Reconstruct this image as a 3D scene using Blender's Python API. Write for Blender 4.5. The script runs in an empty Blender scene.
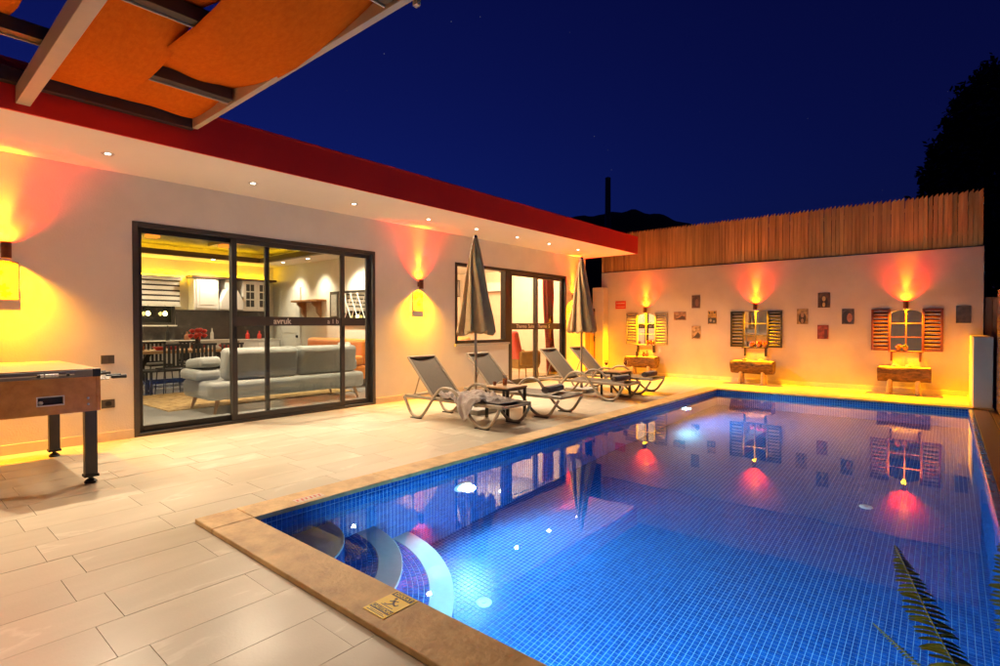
import bpy, bmesh, math, random
from mathutils import Vector, Matrix
random.seed(7)
R = math.radians
SC = bpy.context.scene
COL = SC.collection

# ------------------------------------------------------------------ camera, sky, exposure
cam_d = bpy.data.cameras.new('camera')
cam = bpy.data.objects.new('camera', cam_d); COL.objects.link(cam)
cam.location = (0, 0, 1.3)
cam.rotation_euler = (R(90 - 0.8642), 0, R(40.1065))
cam_d.sensor_width = 36; cam_d.sensor_fit = 'HORIZONTAL'; cam_d.lens = 19.07
cam_d.clip_start = 0.05; cam_d.clip_end = 2000
SC.camera = cam

SUN_EL, SUN_ROT = R(-1.6), R(-75)
world = bpy.data.worlds.new('World'); SC.world = world; world.use_nodes = True
wn, wl = world.node_tree.nodes, world.node_tree.links
bg = wn['Background']
sky = wn.new('ShaderNodeTexSky'); sky.sky_type = 'NISHITA'; sky.sun_disc = False
sky.sun_elevation = SUN_EL; sky.sun_rotation = SUN_ROT; sky.altitude = 50
sky.air_density = 1.0; sky.dust_density = 0.3; sky.ozone_density = 6.0
tint = wn.new('ShaderNodeMix'); tint.data_type = 'RGBA'; tint.blend_type = 'MULTIPLY'
tint.inputs[0].default_value = 1.0
tint.inputs[7].default_value = (0.6, 0.5, 1.0, 1)
wl.new(sky.outputs[0], tint.inputs[6])
tc = wn.new('ShaderNodeTexCoord'); vor = wn.new('ShaderNodeTexVoronoi'); vor.inputs['Scale'].default_value = 55.0
wl.new(tc.outputs['Generated'], vor.inputs['Vector'])
star = wn.new('ShaderNodeMapRange'); star.inputs['From Min'].default_value = 0.045; star.inputs['From Max'].default_value = 0.0
star.inputs['To Min'].default_value = 0.0; star.inputs['To Max'].default_value = 1.6
wl.new(vor.outputs['Distance'], star.inputs['Value'])
pick = wn.new('ShaderNodeMath'); pick.operation = 'MULTIPLY'; sepc = wn.new('ShaderNodeSeparateColor'); wl.new(vor.outputs['Color'], sepc.inputs[0])
thr = wn.new('ShaderNodeMath'); thr.operation = 'POWER'; thr.inputs[1].default_value = 14.0; wl.new(sepc.outputs[0], thr.inputs[0])
wl.new(star.outputs[0], pick.inputs[0]); wl.new(thr.outputs[0], pick.inputs[1])
adds = wn.new('ShaderNodeMix'); adds.data_type = 'RGBA'; adds.blend_type = 'ADD'; adds.inputs[0].default_value = 1.0
wl.new(tint.outputs[2], adds.inputs[6]); wl.new(pick.outputs[0], adds.inputs[7]); wl.new(adds.outputs[2], bg.inputs[0])
bg.inputs[1].default_value = 0.13

sun_d = bpy.data.lights.new('sun', 'SUN'); sun_d.energy = 0.004; sun_d.angle = R(12); sun_d.color = (0.6, 0.7, 1.0)
sun = bpy.data.objects.new('sun', sun_d); COL.objects.link(sun); sun.rotation_euler = (R(55), 0, R(150))

SC.view_settings.view_transform = 'Standard'; SC.view_settings.look = 'None'
SC.view_settings.exposure = 1.0; SC.view_settings.gamma = 1.0; SC.view_settings.use_curve_mapping = False
SC.render.engine = 'CYCLES'
SC.cycles.use_denoising = True
SC.cycles.max_bounces = 9; SC.cycles.diffuse_bounces = 4; SC.cycles.glossy_bounces = 5
SC.cycles.transmission_bounces = 7; SC.cycles.transparent_max_bounces = 12
SC.cycles.sample_clamp_indirect = 6.0; SC.cycles.sample_clamp_direct = 0
SC.cycles.caustics_refractive = True; SC.cycles.caustics_reflective = False
SC.cycles.use_light_tree = True

# light strengths
W_DOWN = 165.0      # soffit downlights
W_SC_DN = 330.0; W_SC_UP = 160.0; W_SC_UPY = 60.0
W_POOL = 138.0
W_ROOM = 150.0

# ------------------------------------------------------------------ measured places
XW, XF, YB = -7.17, -5.72, 12.82
ZS, ZT = 3.023, 3.405
PX0, PX1, PY0, PY1 = -3.489, 0.268, 1.615, 10.88
CX0, CY0, CY1 = -3.758, 1.353, 11.15
WATER, PFLOOR = -0.06, -1.58

# ------------------------------------------------------------------ materials
MATS = {}
def pmat(name, col, rough=0.5, var=0.12, scale=6.0, bump=0.0, bscale=60.0, metal=0.0, spec=0.5, coat=0.0,
         stretch=(1, 1, 1), coords='Object', rnd=0.0, detail=4.0, col2=None, sheen=0.0, rvar=0.08):
    m = bpy.data.materials.new(name); m.use_nodes = True
    n, l = m.node_tree.nodes, m.node_tree.links
    p = n['Principled BSDF']
    p.inputs['Roughness'].default_value = rough; p.inputs['Metallic'].default_value = metal
    p.inputs['Specular IOR Level'].default_value = spec; p.inputs['Coat Weight'].default_value = coat
    p.inputs['Sheen Weight'].default_value = sheen
    if coords == 'World':
        g = n.new('ShaderNodeNewGeometry'); src = g.outputs['Position']
    else:
        t = n.new('ShaderNodeTexCoord'); src = t.outputs['Object']
    mp = n.new('ShaderNodeMapping'); mp.inputs['Scale'].default_value = stretch
    l.new(src, mp.inputs['Vector'])
    oi = n.new('ShaderNodeObjectInfo')
    if coords != 'World':
        vm = n.new('ShaderNodeVectorMath'); vm.operation = 'SCALE'
        cmb = n.new('ShaderNodeCombineXYZ')
        for i in range(3): l.new(oi.outputs['Random'], cmb.inputs[i])
        l.new(cmb.outputs[0], vm.inputs[0]); vm.inputs['Scale'].default_value = 37.0
        l.new(vm.outputs[0], mp.inputs['Location'])
    nz = n.new('ShaderNodeTexNoise'); nz.inputs['Scale'].default_value = scale; nz.inputs['Detail'].default_value = detail
    nz.inputs['Roughness'].default_value = 0.6
    l.new(mp.outputs[0], nz.inputs['Vector'])
    c = Vector(col[:3]); c2 = Vector(col2[:3]) if col2 else None
    ramp = n.new('ShaderNodeValToRGB')
    ramp.color_ramp.elements[0].position = 0.3; ramp.color_ramp.elements[1].position = 0.7
    a = c * (1 - var); b = (c2 if c2 else c * (1 + var))
    ramp.color_ramp.elements[0].color = (*a, 1); ramp.color_ramp.elements[1].color = (*b, 1)
    l.new(nz.outputs['Fac'], ramp.inputs['Fac'])
    out = ramp.outputs['Color']
    if rnd > 0:
        mr = n.new('ShaderNodeMapRange'); mr.inputs['To Min'].default_value = 1 - rnd; mr.inputs['To Max'].default_value = 1 + rnd
        l.new(oi.outputs['Random'], mr.inputs['Value'])
        mx = n.new('ShaderNodeVectorMath'); mx.operation = 'SCALE'
        l.new(out, mx.inputs[0]); l.new(mr.outputs[0], mx.inputs['Scale']); out = mx.outputs[0]
    l.new(out, p.inputs['Base Color'])
    rr = n.new('ShaderNodeMapRange'); rr.inputs['To Min'].default_value = max(0.02, rough - rvar); rr.inputs['To Max'].default_value = min(1, rough + rvar)
    l.new(nz.outputs['Fac'], rr.inputs['Value']); l.new(rr.outputs[0], p.inputs['Roughness'])
    if bump > 0:
        nb = n.new('ShaderNodeTexNoise'); nb.inputs['Scale'].default_value = bscale; nb.inputs['Detail'].default_value = 5
        l.new(mp.outputs[0], nb.inputs['Vector'])
        bp = n.new('ShaderNodeBump'); bp.inputs['Strength'].default_value = bump; bp.inputs['Distance'].default_value = 0.01
        l.new(nb.outputs['Fac'], bp.inputs['Height']); l.new(bp.outputs[0], p.inputs['Normal'])
    MATS[name] = m
    return m

def emat(name, col, strength):
    m = bpy.data.materials.new(name); m.use_nodes = True
    n, l = m.node_tree.nodes, m.node_tree.links
    n.remove(n['Principled BSDF'])
    e = n.new('ShaderNodeEmission'); e.inputs[0].default_value = (*col, 1); e.inputs[1].default_value = strength
    l.new(e.outputs[0], n['Material Output'].inputs[0]); MATS[name] = m
    return m

def glassmat(name, tintc=(0.93, 0.95, 0.95), ior=1.45, rough=0.0):
    """thin architectural pane: clear transmission with a Fresnel reflection"""
    m = bpy.data.materials.new(name); m.use_nodes = True
    n, l = m.node_tree.nodes, m.node_tree.links
    n.remove(n['Principled BSDF'])
    ge = n.new('ShaderNodeNewGeometry')
    dt = n.new('ShaderNodeVectorMath'); dt.operation = 'DOT_PRODUCT'; l.new(ge.outputs['Normal'], dt.inputs[0]); l.new(ge.outputs['Incoming'], dt.inputs[1])
    ab = n.new('ShaderNodeMath'); ab.operation = 'ABSOLUTE'; l.new(dt.outputs['Value'], ab.inputs[0])
    om = n.new('ShaderNodeMath'); om.operation = 'SUBTRACT'; om.inputs[0].default_value = 1.0; l.new(ab.outputs[0], om.inputs[1])
    pw = n.new('ShaderNodeMath'); pw.operation = 'POWER'; pw.inputs[1].default_value = 5.0; l.new(om.outputs[0], pw.inputs[0])
    f0 = ((ior - 1) / (ior + 1)) ** 2
    fr = n.new('ShaderNodeMath'); fr.operation = 'MULTIPLY_ADD'; fr.inputs[1].default_value = 1 - f0; fr.inputs[2].default_value = f0; l.new(pw.outputs[0], fr.inputs[0])
    tr = n.new('ShaderNodeBsdfTransparent'); tr.inputs[0].default_value = (*tintc, 1)
    gl = n.new('ShaderNodeBsdfGlossy'); gl.inputs['Roughness'].default_value = rough; gl.inputs[0].default_value = (1, 1, 1, 1)
    mx = n.new('ShaderNodeMixShader')
    l.new(fr.outputs[0], mx.inputs[0]); l.new(tr.outputs[0], mx.inputs[1]); l.new(gl.outputs[0], mx.inputs[2])
    l.new(mx.outputs[0], n['Material Output'].inputs[0]); MATS[name] = m
    return m

def woodmat(name, c1, c2, rough=0.45, scale=3.0, axis=2, coat=0.0, rnd=0.12, bump=0.15):
    st = [9, 9, 9]; st[axis] = 0.6
    return pmat(name, c1, rough, 0.1, scale, bump, 14, coat=coat, stretch=tuple(st), rnd=rnd, col2=c2, detail=6)

def tilemat(name, c_lo, c_hi, pitch, rough=0.12):
    """glazed mosaic: every tile its own shade, keyed by its place"""
    m = bpy.data.materials.new(name); m.use_nodes = True
    n, l = m.node_tree.nodes, m.node_tree.links
    p = n['Principled BSDF']; p.inputs['Roughness'].default_value = rough
    g = n.new('ShaderNodeNewGeometry')
    sc = n.new('ShaderNodeVectorMath'); sc.operation = 'SCALE'; sc.inputs['Scale'].default_value = 1 / pitch
    off = n.new('ShaderNodeVectorMath'); off.operation = 'SUBTRACT'; off.inputs[1].default_value = (PX0, PY0, PFLOOR)
    fl = n.new('ShaderNodeVectorMath'); fl.operation = 'FLOOR'
    wnz = n.new('ShaderNodeTexWhiteNoise'); wnz.noise_dimensions = '3D'
    l.new(g.outputs['Position'], off.inputs[0]); l.new(off.outputs[0], sc.inputs[0]); l.new(sc.outputs[0], fl.inputs[0]); l.new(fl.outputs[0], wnz.inputs[0])
    ramp = n.new('ShaderNodeValToRGB')
    ramp.color_ramp.elements[0].color = (*c_lo, 1); ramp.color_ramp.elements[1].color = (*c_hi, 1)
    l.new(wnz.outputs['Value'], ramp.inputs[0]); l.new(ramp.outputs[0], p.inputs['Base Color'])
    MATS[name] = m; return m

def watermat():
    m = bpy.data.materials.new('water'); m.use_nodes = True
    n, l = m.node_tree.nodes, m.node_tree.links
    n.remove(n['Principled BSDF'])
    g = n.new('ShaderNodeBsdfGlass'); g.inputs['IOR'].default_value = 1.333; g.inputs['Roughness'].default_value = 0.012
    g.inputs['Color'].default_value = (0.86, 0.95, 1.0, 1)
    ge = n.new('ShaderNodeNewGeometry')
    n1 = n.new('ShaderNodeTexNoise'); n1.inputs['Scale'].default_value = 2.2; n1.inputs['Detail'].default_value = 2
    n2 = n.new('ShaderNodeTexNoise'); n2.inputs['Scale'].default_value = 9.0; n2.inputs['Detail'].default_value = 1
    l.new(ge.outputs['Position'], n1.inputs['Vector']); l.new(ge.outputs['Position'], n2.inputs['Vector'])
    ma = n.new('ShaderNodeMath'); ma.operation = 'MULTIPLY_ADD'; ma.inputs[1].default_value = 0.18
    l.new(n2.outputs['Fac'], ma.inputs[0]); l.new(n1.outputs['Fac'], ma.inputs[2])
    bp = n.new('ShaderNodeBump'); bp.inputs['Strength'].default_value = 0.09; bp.inputs['Distance'].default_value = 0.006
    l.new(ma.outputs[0], bp.inputs['Height']); l.new(bp.outputs[0], g.inputs['Normal'])
    l.new(g.outputs[0], n['Material Output'].inputs[0]); MATS['water'] = m
watermat()

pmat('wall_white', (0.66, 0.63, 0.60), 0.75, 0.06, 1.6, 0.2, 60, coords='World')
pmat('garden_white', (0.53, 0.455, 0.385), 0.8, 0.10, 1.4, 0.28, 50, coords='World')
pmat('soffit', (0.74, 0.70, 0.65), 0.8, 0.03, 0.9, 0.05, 60, coords='World')
pmat('fascia_red', (0.68, 0.018, 0.010), 0.45, 0.08, 1.5, 0.04, 40, coords='World')
pmat('roofing', (0.12, 0.11, 0.11), 0.9, 0.2, 3, 0.3, 30, coords='World')
pmat('plinth', (0.66, 0.58, 0.47), 0.5, 0.08, 8, 0.05, 60, coords='World')
pmat('grout', (0.42, 0.35, 0.27), 0.9, 0.15, 20, 0.2, 120, coords='World')
pmat('slate_frame', (0.050, 0.045, 0.045), 0.38, 0.15, 12, 0.03, 150, spec=0.5)
pmat('black_frame', (0.018, 0.016, 0.016), 0.42, 0.15, 12, 0.03, 150)
pmat('band', (0.060, 0.048, 0.044), 0.55, 0.06, 12)
pmat('letter', (0.80, 0.74, 0.66), 0.5, 0.03, 12)
pmat('ground', (0.035, 0.040, 0.025), 0.95, 0.4, 0.6, 0.5, 6, coords='World')
pmat('hill', (0.022, 0.030, 0.016), 0.95, 0.5, 0.15, 0.6, 2, coords='World')
pmat('pool_grout', (0.36, 0.58, 0.78), 0.6, 0.06, 10, 0.0, coords='World')
tilemat('mosaic', (0.004, 0.062, 0.27), (0.010, 0.125, 0.46), 0.0375, 0.24)
pmat('nosing', (0.52, 0.55, 0.54), 0.35, 0.06, 20, coords='World')
pmat('copper', (0.16, 0.055, 0.025), 0.38, 0.15, 30, 0.05, 90, metal=0.55)
pmat('steel', (0.55, 0.55, 0.55), 0.3, 0.06, 20, metal=1.0)
pmat('taupe_frame', (0.34, 0.265, 0.18), 0.42, 0.07, 20, 0.04, 160)
pmat('sling', (0.125, 0.092, 0.060), 0.7, 0.10, 30, 0.35, 420)
pmat('towel', (0.16, 0.105, 0.075), 0.95, 0.22, 25, 0.7, 220, sheen=0.4)
pmat('towel_light', (0.36, 0.27, 0.23), 0.95, 0.18, 14, 0.6, 220, sheen=0.4, col2=(0.44, 0.35, 0.30))
pmat('parasol_cloth', (0.56, 0.345, 0.14), 0.85, 0.12, 7, 0.4, 260, sheen=0.2)
pmat('stone', (0.42, 0.39, 0.35), 0.8, 0.15, 14, 0.35, 50)
pmat('bark', (0.075, 0.034, 0.013), 0.85, 0.6, 6, 1.0, 26, stretch=(1.6, 5, 5), col2=(0.22, 0.11, 0.04))
pmat('cut_wood', (0.55, 0.37, 0.17), 0.6, 0.2, 9, 0.3, 40, stretch=(1, 6, 6), col2=(0.68, 0.48, 0.24))
woodmat('fence_wood', (0.42, 0.19, 0.045), (0.64, 0.35, 0.10), 0.65, 2.2, axis=2, rnd=0.24, bump=0.35)
woodmat('deck_wood', (0.075, 0.030, 0.016), (0.14, 0.062, 0.032), 0.35, 2.0, axis=1, rnd=0.2, bump=0.2)
woodmat('gate_wood', (0.32, 0.14, 0.05), (0.45, 0.22, 0.09), 0.5, 2.0, axis=2, rnd=0.1)
woodmat('cabinet_wood', (0.50, 0.20, 0.038), (0.62, 0.29, 0.07), 0.32, 1.6, axis=0, coat=0.25, rnd=0.0, bump=0.04)
woodmat('table_wood', (0.42, 0.22, 0.09), (0.58, 0.34, 0.15), 0.4, 1.6, axis=1, coat=0.1)
woodmat('dark_wood', (0.060, 0.028, 0.015), (0.10, 0.05, 0.026), 0.5, 2.0, axis=1)
woodmat('leg_wood', (0.34, 0.16, 0.06), (0.44, 0.23, 0.10), 0.4, 2.0, axis=2)
pmat('shutter_grey', (0.23, 0.20, 0.19), 0.55, 0.10, 10, 0.1, 60, rnd=0.08)
pmat('shutter_black', (0.018, 0.013, 0.011), 0.5, 0.15, 10, 0.1, 60, rnd=0.1)
pmat('shutter_brown', (0.11, 0.020, 0.009), 0.5, 0.15, 10, 0.1, 60, rnd=0.12)
pmat('red_paint', (0.50, 0.03, 0.02), 0.45, 0.08, 12)
pmat('red_cloth', (0.52, 0.022, 0.012), 0.85, 0.12, 8, 0.3, 120, sheen=0.3)
pmat('olive_cloth', (0.24, 0.13, 0.035), 0.85, 0.12, 8, 0.3, 120)
pmat('curtain_red', (0.26, 0.035, 0.028), 0.9, 0.15, 6, 0.2, 120)
pmat('orange_cloth', (0.66, 0.20, 0.020), 0.85, 0.10, 8, 0.3, 120, sheen=0.3)
pmat('sofa_grey', (0.34, 0.335, 0.315), 0.75, 0.07, 6, 0.2, 180, sheen=0.2)
pmat('pillow', (0.60, 0.56, 0.50), 0.85, 0.15, 10, 0.3, 100)
pmat('rug', (0.40, 0.22, 0.06), 0.95, 0.45, 9, 0.9, 70, col2=(0.62, 0.42, 0.18))
pmat('cab_white', (0.72, 0.70, 0.66), 0.35, 0.03, 8)
pmat('counter', (0.62, 0.58, 0.52), 0.3, 0.10, 14)
pmat('backsplash', (0.060, 0.055, 0.052), 0.25, 0.25, 6)
pmat('room_wall', (0.74, 0.71, 0.64), 0.8, 0.03, 2, 0.04, 60, coords='World')
pmat('room_wall_peach', (0.72, 0.57, 0.43), 0.8, 0.03, 2, 0.04, 60, coords='World')
pmat('room_floor', (0.36, 0.36, 0.35), 0.10, 0.10, 1.6, coords='World', rvar=0.03)
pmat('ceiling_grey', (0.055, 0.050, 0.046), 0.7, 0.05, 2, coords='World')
pmat('appliance', (0.70, 0.69, 0.67), 0.35, 0.03, 8)
pmat('black_metal', (0.014, 0.013, 0.013), 0.4, 0.15, 20)
pmat('pot_clay', (0.30, 0.12, 0.06), 0.8, 0.2, 14, 0.2, 60)
pmat('soil', (0.03, 0.02, 0.014), 0.95, 0.4, 30, 0.8, 60)
pmat('frond', (0.13, 0.19, 0.016), 0.5, 0.35, 25, 0.1, 60, col2=(0.26, 0.33, 0.03))
pmat('leaf_night', (0.030, 0.050, 0.018), 0.7, 0.4, 4, coords='World')
pmat('trunk', (0.08, 0.055, 0.035), 0.9, 0.3, 8, 0.8, 30)
pmat('plaque', (0.62, 0.46, 0.28), 0.4, 0.1, 20)
pmat('motif', (0.45, 0.13, 0.03), 0.5, 0.25, 20)
pmat('sign_yellow', (0.86, 0.60, 0.012), 0.45, 0.08, 12)
pmat('sign_black', (0.035, 0.020, 0.010), 0.5, 0.1, 12)
pmat('sticker', (0.60, 0.42, 0.30), 0.5, 0.25, 60, col2=(0.72, 0.58, 0.46))
pmat('socket', (0.070, 0.062, 0.055), 0.4, 0.1, 20)
pmat('drain', (0.72, 0.80, 0.78), 0.4, 0.06, 20)
pmat('pole_metal', (0.10, 0.10, 0.09), 0.6, 0.2, 6)
pmat('pergola_steel', (0.47, 0.36, 0.26), 0.5, 0.06, 6, coords='World')
pmat('pergola_dark', (0.045, 0.026, 0.018), 0.5, 0.15, 8, coords='World')
pmat('mirror_glass', (0.85, 0.85, 0.84), 0.03, 0.01, 3, metal=1.0, rvar=0.0)
pmat('plant_red', (0.42, 0.03, 0.015), 0.6, 0.3, 12)
pmat('liquid_amber', (0.45, 0.14, 0.02), 0.15, 0.1, 12)
pmat('liquid_wine', (0.10, 0.008, 0.010), 0.1, 0.1, 12)
glassmat('pane', (0.90, 0.92, 0.91), 1.45)
glassmat('pane_dark', (0.30, 0.30, 0.30), 1.5)
glassmat('drink_glass', (0.90, 0.88, 0.84), 1.45)
emat('lamp_white', (1.0, 0.88, 0.70), 20.0)
emat('lamp_yellow', (1.0, 0.72, 0.22), 22.0)
emat('lamp_orange', (1.0, 0.45, 0.08), 16.0)
emat('lamp_pool', (0.75, 0.92, 1.0), 7.0)
emat('cove_yellow', (1.0, 0.52, 0.006), 26.0)
emat('lamp_box', (1.0, 0.22, 0.02), 1.1)

def coping_material():
    m = pmat('travertine', (0.55, 0.32, 0.115), 0.55, 0.26, 7.0, 0.45, 40, coords='World', rnd=0.10, col2=(0.68, 0.44, 0.19))
    return m
coping_material()

def terrace_material():
    m = bpy.data.materials.new('porcelain'); m.use_nodes = True
    n, l = m.node_tree.nodes, m.node_tree.links
    p = n['Principled BSDF']
    g = n.new('ShaderNodeNewGeometry'); oi = n.new('ShaderNodeObjectInfo')
    sh = n.new('ShaderNodeVectorMath'); sh.operation = 'SCALE'; sh.inputs['Scale'].default_value = 53.0
    cb = n.new('ShaderNodeCombineXYZ')
    for i in range(3): l.new(oi.outputs['Random'], cb.inputs[i])
    l.new(cb.outputs[0], sh.inputs[0])
    ad = n.new('ShaderNodeVectorMath'); l.new(g.outputs['Position'], ad.inputs[0]); l.new(sh.outputs[0], ad.inputs[1])
    mp = n.new('ShaderNodeMapping'); mp.inputs['Rotation'].default_value = (0, 0, R(28)); mp.inputs['Scale'].default_value = (3.2, 1.2, 1)
    l.new(ad.outputs[0], mp.inputs[0])
    nz = n.new('ShaderNodeTexNoise'); nz.inputs['Scale'].default_value = 1.6; nz.inputs['Detail'].default_value = 6; nz.inputs['Distortion'].default_value = 0.6
    l.new(mp.outputs[0], nz.inputs['Vector'])
    rp = n.new('ShaderNodeValToRGB'); e = rp.color_ramp.elements
    e[0].position = 0.30; e[0].color = (0.485, 0.410, 0.305, 1); e[1].position = 0.60; e[1].color = (0.53, 0.45, 0.34, 1)
    x = e.new(0.645); x.color = (0.61, 0.535, 0.42, 1); y = e.new(0.69); y.color = (0.53, 0.45, 0.34, 1)
    l.new(nz.outputs['Fac'], rp.inputs[0])
    mr = n.new('ShaderNodeMapRange'); mr.inputs['To Min'].default_value = 0.93; mr.inputs['To Max'].default_value = 1.05
    l.new(oi.outputs['Random'], mr.inputs['Value'])
    ms = n.new('ShaderNodeVectorMath'); ms.operation = 'SCALE'; l.new(rp.outputs[0], ms.inputs[0]); l.new(mr.outputs[0], ms.inputs['Scale'])
    n3 = n.new('ShaderNodeTexNoise'); n3.inputs['Scale'].default_value = 1.1; n3.inputs['Detail'].default_value = 5
    l.new(g.outputs['Position'], n3.inputs['Vector'])
    m3 = n.new('ShaderNodeMapRange'); m3.inputs['From Min'].default_value = 0.3; m3.inputs['From Max'].default_value = 0.7
    m3.inputs['To Min'].default_value = 0.90; m3.inputs['To Max'].default_value = 1.04
    l.new(n3.outputs['Fac'], m3.inputs['Value'])
    ms2 = n.new('ShaderNodeVectorMath'); ms2.operation = 'SCALE'; l.new(ms.outputs[0], ms2.inputs[0]); l.new(m3.outputs[0], ms2.inputs['Scale'])
    l.new(ms2.outputs[0], p.inputs['Base Color'])
    rr = n.new('ShaderNodeMapRange'); rr.inputs['To Min'].default_value = 0.26; rr.inputs['To Max'].default_value = 0.48
    l.new(n3.outputs['Fac'], rr.inputs['Value']); l.new(rr.outputs[0], p.inputs['Roughness'])
    nb = n.new('ShaderNodeTexNoise'); nb.inputs['Scale'].default_value = 70; l.new(g.outputs['Position'], nb.inputs['Vector'])
    bp = n.new('ShaderNodeBump'); bp.inputs['Strength'].default_value = 0.12; bp.inputs['Distance'].default_value = 0.004
    l.new(nb.outputs['Fac'], bp.inputs['Height']); l.new(bp.outputs[0], p.inputs['Normal'])
    MATS['porcelain'] = m
terrace_material()

def fabric_material():
    m = bpy.data.materials.new('shade_fabric'); m.use_nodes = True
    n, l = m.node_tree.nodes, m.node_tree.links
    n.remove(n['Principled BSDF'])
    g = n.new('ShaderNodeNewGeometry')
    mp = n.new('ShaderNodeMapping'); mp.inputs['Scale'].default_value = (3, 7, 3); l.new(g.outputs['Position'], mp.inputs[0])
    nz = n.new('ShaderNodeTexNoise'); nz.inputs['Scale'].default_value = 5; nz.inputs['Detail'].default_value = 12; nz.inputs['Roughness'].default_value = .75; l.new(mp.outputs[0], nz.inputs['Vector'])
    rp = n.new('ShaderNodeValToRGB'); e = rp.color_ramp.elements
    e[0].position = 0.32; e[0].color = (0.68, 0.120, 0.008, 1); e[1].position = 0.7; e[1].color = (0.82, 0.185, 0.014, 1)
    l.new(nz.outputs['Fac'], rp.inputs[0])
    d = n.new('ShaderNodeBsdfDiffuse'); t = n.new('ShaderNodeBsdfTranslucent')
    l.new(rp.outputs[0], d.inputs[0]); l.new(rp.outputs[0], t.inputs[0])
    nb = n.new('ShaderNodeTexNoise'); nb.inputs['Scale'].default_value = 160; l.new(g.outputs['Position'], nb.inputs['Vector'])
    bp = n.new('ShaderNodeBump'); bp.inputs['Strength'].default_value = 0.4; bp.inputs['Distance'].default_value = 0.004
    l.new(nb.outputs['Fac'], bp.inputs['Height']); l.new(bp.outputs[0], d.inputs['Normal'])
    mx = n.new('ShaderNodeMixShader'); mx.inputs[0].default_value = 0.12
    l.new(d.outputs[0], mx.inputs[1]); l.new(t.outputs[0], mx.inputs[2]); l.new(mx.outputs[0], n['Material Output'].inputs[0])
    MATS['shade_fabric'] = m
fabric_material()

# ------------------------------------------------------------------ mesh helpers
class MB:
    def __init__(s): s.v = []; s.f = []
    def raw(s, v, f):
        o = len(s.v); s.v += [tuple(x) for x in v]; s.f += [tuple(i + o for i in q) for q in f]; return s
    def box(s, x0, x1, y0, y1, z0, z1, rot=None, piv=None):
        v = [(x0, y0, z0), (x1, y0, z0), (x1, y1, z0), (x0, y1, z0), (x0, y0, z1), (x1, y0, z1), (x1, y1, z1), (x0, y1, z1)]
        if rot is not None:
            p = Vector(piv) if piv else Vector(((x0 + x1) / 2, (y0 + y1) / 2, (z0 + z1) / 2))
            v = [tuple(p + rot @ (Vector(q) - p)) for q in v]
        return s.raw(v, [(3, 2, 1, 0), (4, 5, 6, 7), (0, 1, 5, 4), (1, 2, 6, 5), (2, 3, 7, 6), (3, 0, 4, 7)])
    def tube(s, pts, r, n=8, cap=True):
        pts = [Vector(p) for p in pts]; rings = []
        up = None
        for i, p in enumerate(pts):
            d = (pts[min(i + 1, len(pts) - 1)] - pts[max(i - 1, 0)])
            d = d.normalized() if d.length > 1e-9 else Vector((0, 0, 1))
            if up is None:
                up = Vector((0, 0, 1)) if abs(d.z) < 0.9 else Vector((1, 0, 0))
            a = d.cross(up)
            a = a.normalized() if a.length > 1e-6 else d.orthogonal().normalized()
            b = a.cross(d).normalized(); up = b
            rr = r[i] if isinstance(r, (list, tuple)) else r
            rings.append([p + a * (rr * math.cos(2 * math.pi * k / n)) + b * (rr * math.sin(2 * math.pi * k / n)) for k in range(n)])
        v = [q for rg in rings for q in rg]; f = []
        for i in range(len(pts) - 1):
            for k in range(n):
                f.append((i * n + k, i * n + (k + 1) % n, (i + 1) * n + (k + 1) % n, (i + 1) * n + k))
        if cap:
            f.append(tuple(range(n))[::-1]); f.append(tuple((len(pts) - 1) * n + k for k in range(n)))
        f = [tuple(reversed(q)) for q in f]
        return s.raw(v, f)
    def lathe(s, prof, n=16, c=(0, 0, 0)):
        v, f = [], []
        for (r, z) in prof:
            for k in range(n):
                a = 2 * math.pi * k / n; v.append((c[0] + r * math.cos(a), c[1] + r * math.sin(a), c[2] + z))
        for i in range(len(prof) - 1):
            for k in range(n):
                f.append((i * n + k, i * n + (k + 1) % n, (i + 1) * n + (k + 1) % n, (i + 1) * n + k))
        if prof[0][0] > 1e-6: f.append(tuple(range(n))[::-1])
        if prof[-1][0] > 1e-6: f.append(tuple((len(prof) - 1) * n + k for k in range(n)))
        return s.raw(v, f)
    def prism(s, poly, h0, h1, axis='Z'):
        n = len(poly); m = {'Z': lambda a, b, h: (a, b, h), 'Y': lambda a, b, h: (a, h, b), 'X': lambda a, b, h: (h, a, b)}[axis]
        v = [m(a, b, h0) for a, b in poly] + [m(a, b, h1) for a, b in poly]
        f = [tuple(range(n))[::-1], tuple(range(n, 2 * n))] + [(i, (i + 1) % n, n + (i + 1) % n, n + i) for i in range(n)]
        return s.raw(v, f)
    def grid(s, fn, nu, nv, thick=0.0):
        v = [fn(i / nu, j / nv) for j in range(nv + 1) for i in range(nu + 1)]
        f = [(j * (nu + 1) + i, j * (nu + 1) + i + 1, (j + 1) * (nu + 1) + i + 1, (j + 1) * (nu + 1) + i) for j in range(nv) for i in range(nu)]
        return s.raw(v, f)
    def mesh(s, name, mat=None, fix=True):
        me = bpy.data.meshes.new(name); me.from_pydata(s.v, [], s.f)
        if fix:
            bm = bmesh.new(); bm.from_mesh(me); bmesh.ops.recalc_face_normals(bm, faces=bm.faces); bm.to_mesh(me); bm.free()
        if mat: me.materials.append(MATS[mat])
        me.update(); return me
    def build(s, name, mat, parent=None, bevel=0.0, smooth=False, world=False, seg=2, fix=True, solid=0.0, sub=0):
        if world and parent is not None:
            off = wloc(parent); s.v = [(x - off.x, y - off.y, z - off.z) for x, y, z in s.v]
        me = s.mesh(name, mat, fix)
        return obj(name, me, parent, bevel, smooth, seg, solid, sub)

def wloc(o):
    v = Vector((0, 0, 0))
    while o is not None: v = v + o.location; o = o.parent
    return v

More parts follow.
